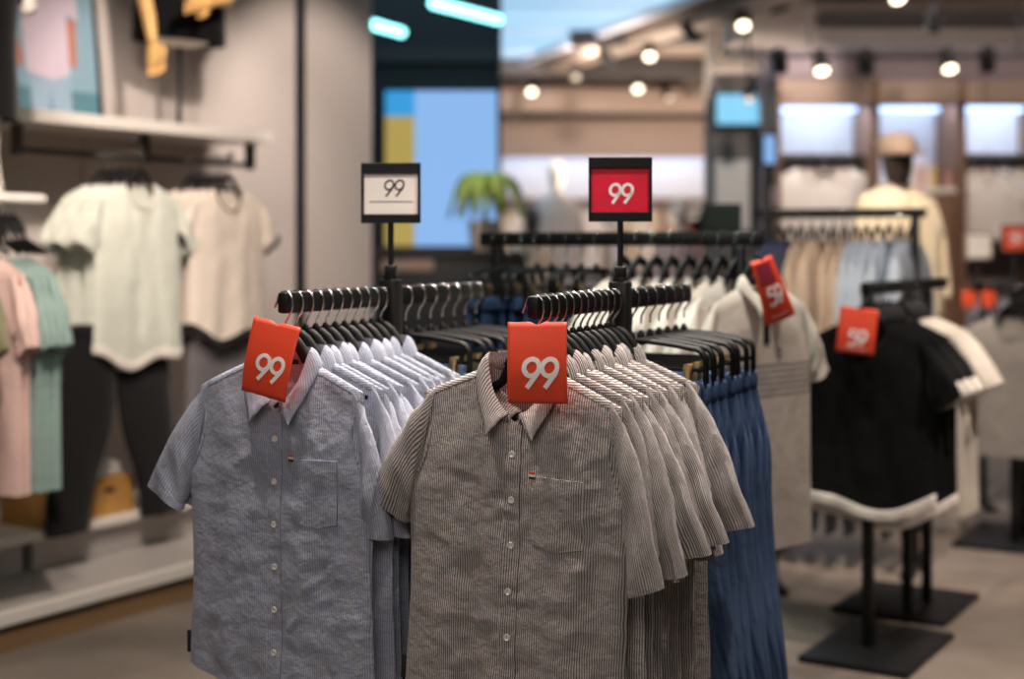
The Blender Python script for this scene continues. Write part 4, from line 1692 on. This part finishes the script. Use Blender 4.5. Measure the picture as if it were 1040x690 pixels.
mb.tube([p - lp.location - Vector((0, 0, .02)) for p in (ca2, cb2)], .05, 8)
for yy in (9.6, 10.9, 12.2, 13.5):
    f = (yy - ca2.y) / (cb2.y - ca2.y)
    xr = ca2.x + (cb2.x - ca2.x) * f
    mb.tube([Vector((-2.4, yy - .2, zc)) - lp.location, Vector((xr, yy, zc)) - lp.location], .012, 6)
mb.build('frame_bars', 'panel_back', lp, False)

# beams, ducts and tracks
def beam(name, label, cat, a, b, w, h, mat, group=None, kind=None):
    a, b = Vector(a), Vector(b)
    d = b - a; L = Vector((d.x, d.y, 0)).length
    mb = MB(); mb.box((L / 2, 0, 0), (L, w, h), bev=min(w, h) * .12)
    o = mb.build(name, mat, None, False)
    o.location = a; o.rotation_euler = (0, 0, math.atan2(d.y, d.x))
    if kind == 'structure':
        o['kind'] = kind
    else:
        tag(o, label, cat, group)
    return o
ceb = lambda px, py, z: (lambda Y: Vector(((px - 520) / F * Y, Y, z)))((z - CAMZ) * F / (HOR - py))
off = Vector((.35, .1, 0))
beam('air_duct', 'taupe air duct running beside the blue ceiling panel', 'air duct', ca2 + e * 1.0 + Vector((.30, .1, -.05)), cb2 - e * 1.2 + Vector((.30, .1, -.05)), .28, .16, 'duct_mid')
beam('air_duct', 'wide taupe air duct crossing the ceiling above the right wall', 'air duct', Vector((1.6, 10.9, 3.08)), Vector((6, 10.7, 3.08)), .6, .38, 'duct')
beam('hanging_air_duct', 'slanting pale duct over the middle of the shop', 'air duct', ceb(640, 112, 3.1), ceb(800, 60, 3.1), .36, .22, 'duct_mid')
beam('hanging_air_duct', 'long pale duct in front of the far brown wall', 'air duct', Vector((-.5, 15.0, 2.97)), Vector((2.8, 15.2, 3.0)), .3, .26, 'tan')
beam('ceiling_beam', '', '', Vector((-.5, 14.0, 3.2)), Vector((4.0, 14.4, 3.2)), .2, .2, 'duct_dark', kind='structure')
beam('ceiling_beam', '', '', Vector((.5, 12.2, 3.22)), Vector((5.0, 11.6, 3.22)), .16, .16, 'duct_dark', kind='structure')
beam('ceiling_beam', '', '', Vector((2.2, 10.2, 3.05)), Vector((5.0, 10.2, 3.12)), .16, .1, 'duct_dark', kind='structure')
beam('ceiling_beam', '', '', Vector((.1, 15.8, 2.86)), Vector((2.8, 15.8, 2.86)), .2, .14, 'duct_dark', kind='structure')


def track(label, a, b, z):
    a, b = Vector(a), Vector(b)
    d = b - a; L = d.length
    t = thing('light_track', label, 'light track', (a.x, a.y, z), math.atan2(d.y, d.x), 'black light tracks')
    mb = MB(); mb.box((L / 2, 0, 0), (L, .035, .03), bev=.003); mb.build('channel', 'ink_black', t, False)
    mb = MB()
    for q in (.08, .5, .92):
        mb.tube([(L * q, 0, .01), (L * q, 0, 3.312 - z)], .006, 6)
    mb.build('suspension_rod', 'ink_black', t)
    return t


def spot(label, px, py, Y, zt, aim=(0, -1, -1.2), lit=True, scale=1.0):
    """track spotlight: adapter under the track at height zt, yoke, can and lens facing aim"""
    q = at(px, py, Y)
    t = thing('track_spotlight', label, 'spotlight', q, 0, 'ceiling track spotlights')
    a = Vector(aim).normalized()
    rot = a.to_track_quat('-Z', 'Y').to_matrix().to_4x4()
    mb = MB()
    r = .05 * scale
    mb.lathe([(r * .7, .17 * scale), (r * .95, .155 * scale), (r, .02), (r, 0.004), (r * .86, 0.004), (r * .86, .012)], n=22, M4=rot)
    mb.build('can', 'ink_black', t)
    mb = MB(); mb.lathe([(r * .84, .006), (r * .84, .012)], n=22, M4=rot)
    mb.build('lens', {True: 'lens', False: 'ink_black', 'dim': 'lens_dim'}[lit], t)
    top = rot @ Vector((0, 0, .10 * scale))
    mb = MB(); mb.tube([top, Vector((top.x, top.y, max(top.z + .03, zt - q.z)))], .011, 8)
    mb.box((top.x, top.y, zt - q.z - .012), (.09, .034, .024), bev=.002)
    mb.build('yoke', 'ink_black', t)
    return t


zt = 3.17
track('black light track beside the blue ceiling panel', ceb(800, 8, zt), ceb(525, 92, zt), zt)
track('black light track above the grey column', ceb(560, 84, zt), ceb(730, 92, zt), zt)
spot('lit spotlight nearest the top edge beside the blue ceiling panel', 755, 27, 10.3, zt)
spot('lit spotlight second along the track beside the blue ceiling panel', 660, 58, 11.9, zt)
spot('dim spotlight third along the track beside the blue ceiling panel', 585, 79, 13.4, zt, lit='dim', scale=.9)
spot('lit spotlight at the far end of the track beside the blue panel', 540, 94, 14.2, zt)
spot('lit spotlight hanging above the red 99 sign', 648, 91, 14.2, zt)
spot('dim spotlight just right of the one above the red sign', 680, 100, 14.6, zt, aim=(.5, -.8, -1), lit='dim', scale=.85)
spot('unlit black spotlight between the two nearest lit ones', 706, 40, 11.0, zt, aim=(1, 1.0, -1), lit=False)
spot('unlit black spotlight turned away beside the blue panel', 622, 66, 12.6, zt, aim=(1, 1.0, -1), lit=False)
spot('small lit spotlight in front of the cyan wall screen', 761, 102, 10.4, 3.31, lit='dim', scale=.7)
zt2 = at(0, 57, 9.4).z
track('long black light track in front of the right wall bays', Vector((1.7, 9.4, 0)), Vector((5.0, 9.4, 0)), zt2)
spot('lit spotlight above the left display bay on the right wall track', 835, 73, 9.4, zt2, aim=(0, -.6, -1))
spot('lit spotlight above the right display bay on the right wall track', 965, 71, 9.4, zt2, aim=(0, -.6, -1))
spot('unlit black spotlight at the left end of the right wall track', 793, 72, 9.4, zt2, aim=(.3, 1.0, -1), lit=False)
spot('unlit black spotlight between the two lit ones on the wall track', 880, 72, 9.4, zt2, aim=(.3, 1.0, -1), lit=False)
spot('unlit black spotlight right of the second lit one on the wall track', 1003, 70, 9.4, zt2, aim=(.3, 1.0, -1), lit=False)
spot('lit spotlight cut by the top edge above the right display bays', 912, 0, 8.8, 3.31, aim=(0, -.6, -1), scale=1.0)
spot('unlit black spotlight hanging near the top edge at the right', 948, 30, 9.0, 3.31, aim=(.3, 1.0, -1), lit=False)

# right wall bays
YB = 10.0
xb0 = at(788, 0, YB).x
mb = MB(); mb.box((xb0 + 2.6, YB + .75, at(0, 65, YB).z), (5.2, .1, .36)); mb.box((xb0 + 2.6, YB + .62, 1.35), (5.2, .1, 2.7)); struct('wall_bays', mb, 'bulk')
mb = MB(); mb.box((xb0 + 2.6, YB + .15, at(0, 64, YB).z), (5.2, .3, at(0, 50, YB).z - at(0, 79, YB).z)); struct('trim_6', mb, 'bulk')


def bay(px0, px1, label):
    a = at(px0, 80, YB); b = at(px1, 80, YB)
    w = b.x - a.x; zt = a.z
    t = thing('display_bay', label, 'display unit', ((a.x + b.x) / 2, YB + .3, 0), 0, 'lit display bays on the right wall')
    for sx in (-1, 1):
        mb = MB(); mb.box((sx * (w / 2 - .012), 0, zt / 2), (.024, .6, zt), bev=.002); mb.build('side_panel', 'brown', t, False)
    mb = MB(); mb.box((0, .26, zt / 2), (w - .05, .02, zt)); mb.build('back_panel', 'panel_back', t, False)
    zl = at(0, 107, YB).z
    mb = MB(); mb.box((0, -.27, (zt + zl) / 2), (w - .05, .04, zt - zl)); mb.build('fascia', 'tan', t, False)
    mb = MB(); mb.box((0, .17, zl + .015), (w - .06, .10, .03)); mb.build('light_strip', 'strip', t, False)
    zz = at(0, 152, YB).z
    return t, w, zl


b1, wb1, zl_ = bay(790, 889, 'left lit display bay with two white tees hanging in it')
b2, wb2, _ = bay(890, 977, 'middle lit display bay with small books on a shelf')
b3, wb3, _ = bay(978, 1066, 'right lit display bay with white tees, cut by the right edge')
for t, w in ((b1, wb1), (b3, wb3)):
    mb = MB(); mb.box((0, .06, 1.43 + (250 - 158) / F * YB), (w - .05, .34, .05), bev=.003); mb.build('shelf', 'duct_dark', t, False)
    mb = MB(); mb.box((0, .22, 1.55), (w - .05, .04, .95), bev=.003); mb.build('dark_backing', 'column', t, False)
    mb = MB(); mb.tube([(-w / 2 + .02, -.08, 1.43 + (250 - 163) / F * YB), (w / 2 - .02, -.08, 1.43 + (250 - 163) / F * YB)], .012, 10); mb.build('rail', 'ink_black', t)
mb = MB(); mb.box((0, .0, 1.43 + (250 - 193) / F * YB), (wb2 - .05, .5, .035), bev=.003); mb.build('shelf', 'whitelac', b2, False)
mb = MB(); mb.box((0, .0, .9), (wb2 - .05, .48, 1.8), bev=.003); mb.build('lower_cabinet', 'brown', b2, False)
tw3 = None
for px, lab in ((822, 'white tee in the left display bay, the one nearer the bay side'), (852, 'white tee in the left display bay, the one nearer the middle bay'),
                (1003, 'white tee in the right display bay, next to the middle bay'), (1036, 'white tee in the right display bay, at the edge of the photo')):
    q = at(px, 168, YB + .22)
    place_h('h', Vector((q.x, q.y, q.z - .02)), R(rnd.uniform(-14, 14)), 'black hanger of the tee ' + lab.split(', ')[1].replace('the one ', '') + ' in a lit bay', 'hangers in the display bays')
    if tw3 is None:
        tw3 = make_tee(
            lab, 't-shirt', 'white', 300, 'white tees in the display bays', length=.52)[0]
        tw3.location = (q.x, q.y, q.z - .02); tw3.rotation_euler = (0, 0, R(10))
    else:
        dup(tw3, (q.x, q.y, q.z - .02), R(rnd.uniform(-14, 14)), lab)
zsb = 1.43 + (250 - 193) / F * YB + .0185
xx = 924
for i, (wd, hh, mt, lab) in enumerate(((6, 26, 'book_d', 'white book at the left end of the row in the middle bay'), (5, 22, 'book_a', 'rose book second in the row in the middle bay'),
                                       (5, 25, 'book_d', 'white book between the rose and gold books'), (6, 23, 'book_b', 'gold book in the row in the middle bay'),
                                       (7, 22, 'book_c', 'thick brown book in the row in the middle bay'), (6, 19, 'book_a', 'rose book right of the thick brown book'), (5, 20, 'book_c', 'thin brown book at the right end of the row'))):
    q = at(xx + wd / 2, 190, YB + .25); xx += wd + .8
    t = thing('book', lab, 'book', (q.x, q.y, zsb), 0, 'books on the shelf of the middle bay')
    W_, H_ = wd / F * YB, hh / F * YB
    mb = MB()
    for c, s in (((-W_ / 2 + .002, 0, H_ / 2), (.004, .14, H_)), ((W_ / 2 - .002, 0, H_ / 2), (.004, .14, H_)), ((0, -.069, H_ / 2), (W_, .004, H_))):
        mb.box(c, s)
    mb.build('cover', mt, t, False)
    mb = MB(); mb.box((0, .002, H_ / 2), (W_ - .008, .132, H_ - .008)); mb.build('pages', 'card', t, False)


# mannequin in cream cardigan and cap
def full_mannequin(label, loc, rz, head_mat, coat, hat=None, scarf=None, h=1.0, drop=0.0):
    t = thing('mannequin', label, 'mannequin', loc, rz)
    mb = MB(); mb.lathe([(.17, 0), (.17, .012), (.02, .02)], n=28); mb.tube([(0, 0, .01), (0, 0, .92 * h)], .014, 12); mb.build('stand', 'duct_dark', t)
    mb = MB(); torso_form(mb, .16, .10, .60, .86 * h)
    zn = .86 * h + .62
    # head: egg with jaw, nose and neck
    rows = []
    hz = [(-.02, .048, 0), (.05, .05, 0), (.08, .062, -.012), (.11, .074, -.012), (.16, .082, -.004), (.21, .082, .004), (.255, .066, .01), (.28, .035, .012), (.288, .004, .012)]
    for z, r, yo in hz:
        row = []
        for j in range(21):
            a = 2 * math.pi * j / 20
            y = r * 1.18 * math.sin(a)
            if math.sin(a) < -.9 and .10 < z < .2:
                y -= .014
            row.append(((r * .92 * math.cos(a), y + yo, zn + z), (0, 0)))
        rows.append(row)
    mb.grid(rows)
    mb.v = [v if v[2] < zn else (v[0], v[1], zn + (v[2] - zn) * 1.0 - drop) for v in mb.v]
    mb.build('body', head_mat, t)
    g = Garment(seed=310 + len(label), hem=.25, waist=.24, arm=.245, sh=.215, z_sh=-.085, neck=.062, nf=-.05, vee=.5, length=.68, df=.13, db=.11, amp=.02, O=(.30, -.58), I=(.215, -.60), sleeve_b=.055)
    b = g.body('cardigan', coat, t, 32, 30); b.location = (0, 0, zn - .03)
    for sg in (-1, 1):
        s = g.sleeve(sg, 'sleeve', coat, t, 14); s.location = (0, 0, zn - .03)
    if hat:
        mb = MB(); mb.lathe([(.098, .20), (.104, .23), (.10, .27), (.075, .305), (.03, .32), (.002, .322)], c=(0, .0, zn), n=24, sy=1.15)
        mb.box((0, -.14, zn + .205), (.15, .13, .012), bev=.005)
        mb.v = [(v[0], v[1], v[2] - drop) for v in mb.v]
        mb.build('cap', hat, t)
    if scarf:
        mb = MB()
        pts = [Vector((.085 * math.cos(2 * math.pi * j / 16), .075 * math.sin(2 * math.pi * j / 16), zn - .015 - .03 * (1 - math.sin(2 * math.pi * j / 16)))) for j in range(16)]
        mb.tube(pts, .03, 10, closed=True); mb.build('scarf', scarf, t)
    return t


q = at(911, 0, 7.4)
pd = .31
mb = MB(); mb.box((q.x, 7.4, pd / 2), (.5, .5, pd), bev=.006); o = mb.build('display_plinth', 'whitelac', None, False)
tag(o, 'low white plinth under the mannequin in the cream cardigan', 'plinth')
full_mannequin('dark mannequin in cream cardigan and tan cap behind the tall rack', (q.x, 7.4, pd), R(8), 'dark_head', 'cream', 'straw', h=1.0, drop=.09)

# --------------------------------------------------------------------------- centre background
a, b = at(724, 0, 11.2), at(790, 0, 11.2)
mb = MB(); mb.box(((a.x + b.x) / 2, 11.45, 1.65), (b.x - a.x, .5, 3.3), bev=.006); struct('column', mb, 'column')
def flat_screen(label, px0, px1, py0, py1, Y, mat, pole=None):
    p, r = at(px0, py1, Y), at(px1, py0, Y)
    t = thing('wall_screen' if not pole else 'floor_screen', label, 'screen', ((p.x + r.x) / 2, Y, p.z if not pole else 0))
    z = (0 if not pole else p.z)
    hh, ww = r.z - p.z, r.x - p.x
    mb = MB(); mb.box((0, .03, z + hh / 2), (ww + .03, .05, hh + .03), bev=.004); mb.build('housing', 'ink_black', t, False)
    mb = MB(); mb.box((0, .0, z + hh / 2), (ww, .02, hh)); mb.build('display', mat, t, False)
    if pole:
        mb = MB(); mb.tube([(0, .03, .01), (0, .03, z)], .022, 10); mb.lathe([(.18, 0), (.18, .015), (.02, .025)], c=(0, .03, 0), n=24); mb.build('pole', 'ink_black', t)
    return t
flat_screen('wide glowing cyan screen high on the grey column', 728, 784, 96, 126, 11.1, 'screen_cyan')
flat_screen('narrow upright blue screen on a slim floor pole beside the column', 776, 787, 138, 166, 9.0, 'screen', True)
# plain white notice board on the column
p, r = at(727, 235, 11.15), at(762, 163, 11.15)
mb = MB(); mb.box(((p.x + r.x) / 2, 11.18, (p.z + r.z) / 2), (r.x - p.x, .03, r.z - p.z), bev=.003); o = mb.build('notice_board', 'card', None, False)
tag(o, 'plain white board hung on the grey column', 'notice board')
# green framed sign standing over the middle rack
back_sign('small dark green framed sign behind the middle rack rail', 733, 222, 6.0, .165, .125, 'greensign', 1.28, None, 'ink_black')
tube_rack('black rail rack hidden behind the middle rack, carrying the green sign', Vector((.55, 6.0, 0)), Vector((1.15, 6.0, 0)), 1.28, (.05, .55), [(.05, .06, .4, 0), (.55, .06, .4, 0)])

# far wall: brown header, light strip, shelf with tees
YW = 15.95
a, b = at(500, 0, YW), at(728, 0, YW)
cx = (a.x + b.x) / 2; ww = b.x - a.x
fw = thing('display_bay', 'long lit display wall far behind the red 99 sign', 'display unit', (cx, YW, 0))
z1, z2, z3 = at(0, 118, YW).z, at(0, 156, YW).z, at(0, 205, YW).z
mb = MB(); mb.box((0, -.35, (z1 + z2) / 2 - .07), (ww, .06, z1 - z2)); mb.build('fascia', 'tan', fw, False)
mb = MB(); mb.box((0, -.1, z2 + .03), (ww, .12, .05)); mb.build('light_strip', 'strip', fw, False)
mb = MB(); mb.box((0, -.02, z2 / 2), (ww, .02, z2)); mb.build('back_panel', 'panel_back', fw, False)
mb = MB(); mb.box((0, -.22, z3), (ww, .36, .05)); mb.build('shelf', 'brown', fw, False)
for k in range(5):
    mb = MB(); mb.box((-ww / 2 + ww * k / 4, -.2, z3 / 2), (.05, .34, z3)); mb.build('divider', 'brown', fw, False)
tf = {}
farcols = [('beige', 525), ('white', 541), ('greytee', 558), ('blackcloth', 574), ('white', 590), ('beige', 655), ('white', 672), ('blackcloth', 704), ('white', 716)]
nmz = {'beige': 'beige', 'white': 'white', 'greytee': 'warm grey', 'blackcloth': 'black'}
c2 = {}
for c, px in farcols:
    q = at(px, 214, YW - .25)
    c2[c] = c2.get(c, 0) + 1
    who = 'first' if c2[c] == 1 else ORD[c2[c] - 1]
    lab = '%s tee on the far lit wall, %s of its colour from the left' % (nmz[c], who)
    if c not in tf:
        tf[c] = make_tee(lab, 't-shirt', c, 330 + len(tf), 'tees on the far lit wall', length=.66, nx=20, nr=18)[0]
        tf[c].location = q; tf[c].rotation_euler = (0, 0, R(20))
    else:
        dup(tf[c], q, R(rnd.uniform(-30, 30)), lab)
q = at(565, 0, 13.2); full_mannequin('ivory mannequin in white in front of the far lit wall', (q.x, 13.2, 0.46), R(10), 'ivory', 'white')
mb = MB(); mb.box((q.x, 13.2, .23), (.5, .5, .46), bev=.006); o = mb.build('display_plinth', 'whitelac', None, False); tag(o, 'white plinth under the ivory mannequin in white', 'plinth')
q = at(692, 0, 12.4); full_mannequin('ivory mannequin in pale pink with a red scarf near the column', (q.x, 12.4, 0.1), R(-10), 'ivory', 'pinker', None, 'orange')
mb = MB(); mb.box((q.x, 12.4, .05), (.5, .5, .10), bev=.006); o = mb.build('display_plinth', 'whitelac', None, False); tag(o, 'low white plinth under the mannequin with the red scarf', 'plinth')
q = at(540, 0, 12.8); full_mannequin('dark mannequin in beige left of the ivory one in white', (q.x, 12.8, 0.02), R(15), 'dark_head', 'beige')

# --------------------------------------------------------------------------- light
def spot_light(loc, target, power, size=60, col=(1, .86, .72), radius=.05, blend=.6):
    l = bpy.data.lights.new('spot', 'SPOT')
    l.energy = power; l.spot_size = R(size); l.spot_blend = blend; l.color = col; l.shadow_soft_size = radius
    o = bpy.data.objects.new('ceiling_spot_beam', l); C.objects.link(o)
    o.location = loc
    o.rotation_euler = (Vector(target) - Vector(loc)).to_track_quat('-Z', 'Y').to_euler()
    return o


def area(loc, target, power, sx, sy, col=(1, .9, .8)):
    l = bpy.data.lights.new('area', 'AREA'); l.shape = 'RECTANGLE'; l.size = sx; l.size_y = sy; l.energy = power; l.color = col
    o = bpy.data.objects.new('lamp_or_fill_light', l); C.objects.link(o)
    o.location = loc
    o.rotation_euler = (Vector(target) - Vector(loc)).to_track_quat('-Z', 'Y').to_euler()
    return o


warm = (1, .865, .775)
spot_light((.85, 2.35, 3.2), (.15, 2.9, 1.0), 135, 50, warm)
spot_light((-.65, 2.5, 3.2), (-.45, 3.0, 1.0), 120, 50, warm)
spot_light((.45, 3.55, 3.2), (.15, 3.0, 1.1), 330, 55, warm)
spot_light((-.15, 3.75, 3.2), (-.4, 3.2, 1.1), 290, 55, warm)
spot_light((1.0, 3.9, 3.25), (.6, 4.0, 1.0), 190, 60, warm)
spot_light((.35, 3.9, 3.25), (.3, 4.3, 1.4), 190, 45, (.86, 1, .92))  # greenish spot added for sparkle on the rear rail's hooks
spot_light((1.9, 4.3, 3.25), (1.3, 5.1, .6), 70, 60, warm)
spot_light((2.3, 5.0, 3.25), (2.2, 5.6, 0), 210, 50, warm)
spot_light((2.6, 6.0, 3.25), (2.4, 6.9, .9), 80, 60, warm)
spot_light((1.2, 5.4, 3.25), (1.5, 6.6, 1.3), 230, 60, warm)
spot_light((1.6, 6.2, 3.25), (2.0, 7.4, 1.6), 170, 60, warm)
spot_light((-1.3, 4.0, 3.25), (-2.0, 5.8, 1.5), 160, 60, warm)
spot_light((-.6, 5.2, 3.25), (-1.6, 6.8, 1.5), 165, 60, warm)
spot_light((-.1, 6.4, 3.25), (-1.1, 7.9, 1.6), 140, 60, warm)
spot_light((2.4, 8.2, 3.25), (2.3, 10.2, 1.5), 80, 70, warm)
spot_light((3.4, 8.2, 3.25), (3.4, 10.2, 1.5), 80, 70, warm)
spot_light((.6, 12.5, 3.2), (.7, 15.5, 2.2), 230, 95, warm)
spot_light((1.8, 9.2, 3.2), (1.8, 11.3, 1.7), 90, 70, warm)
spot_light((-.5, 8.0, 3.25), (-.1, 9.4, 1.4), 110, 60, warm)
area((0, 3.2, 3.28), (0, 3.2, 0), 9, .04, 1.6, (.6, 1, .86))  # unseen teal strip added for highlights on the chrome hooks
area((-.5, .8, 3.2), (-.2, 2.8, .9), 42, 2.5, 2.0, (1, .93, .88))  # added front fill for the shirt racks, no fixture
area((2.0, 12.5, 2.2), (2.0, 13, 3.3), 170, 3, 3, (1, .85, .72))  # unseen uplight added to brighten the middle of the ceiling

area((3.0, 9.2, 2.74), (3.0, 9.2, 3.3), 24, 3.0, .1, (1, .9, .82))  # unseen uplight added to brighten duct and ceiling at the right
for px, po in ((839, 4), (933, 2.2), (1022, 4)):
    q = at(px, 108, YB + .12)
    area(q, (q.x, YB + .56, 1.75), po, .5, .05, (.78, .87, 1))
q = at(615, 157, 15.7)
area(q, (q.x, 15.95, 1.7), 3, 2.2, .06, (.78, .87, 1))
spot_light((2.2, 4.0, 3.25), (1.9, 5.2, 0), 290, 50, warm)
spot_light((-.9, 3.4, 3.25), (-1.75, 5.4, 0), 290, 60, warm)
w = bpy.data.worlds.new('World'); bpy.context.scene.world = w
w.use_nodes = True
w.node_tree.nodes['Background'].inputs[0].default_value = (.95, .90, .88, 1)
w.node_tree.nodes['Background'].inputs[1].default_value = .085

# --------------------------------------------------------------------------- camera
cam = bpy.data.cameras.new('Camera'); co = bpy.data.objects.new('Camera', cam); C.objects.link(co)
co.location = (0, 0, CAMZ); co.rotation_euler = (R(90), 0, 0)
cam.lens = 50; cam.sensor_width = 36; cam.shift_y = -95 / 1040
cam.dof.use_dof = True; cam.dof.focus_distance = 2.72; cam.dof.aperture_fstop = 1.6
cam.clip_start = .05
S = bpy.context.scene
S.camera = co
S.view_settings.view_transform = 'Standard'
S.view_settings.look = 'None'
S.view_settings.exposure = 0.0
S.view_settings.gamma = 1.0
S.view_settings.use_curve_mapping = False
S.cycles.use_denoising = True
S.cycles.max_bounces = 6
S.cycles.sample_clamp_indirect = 6
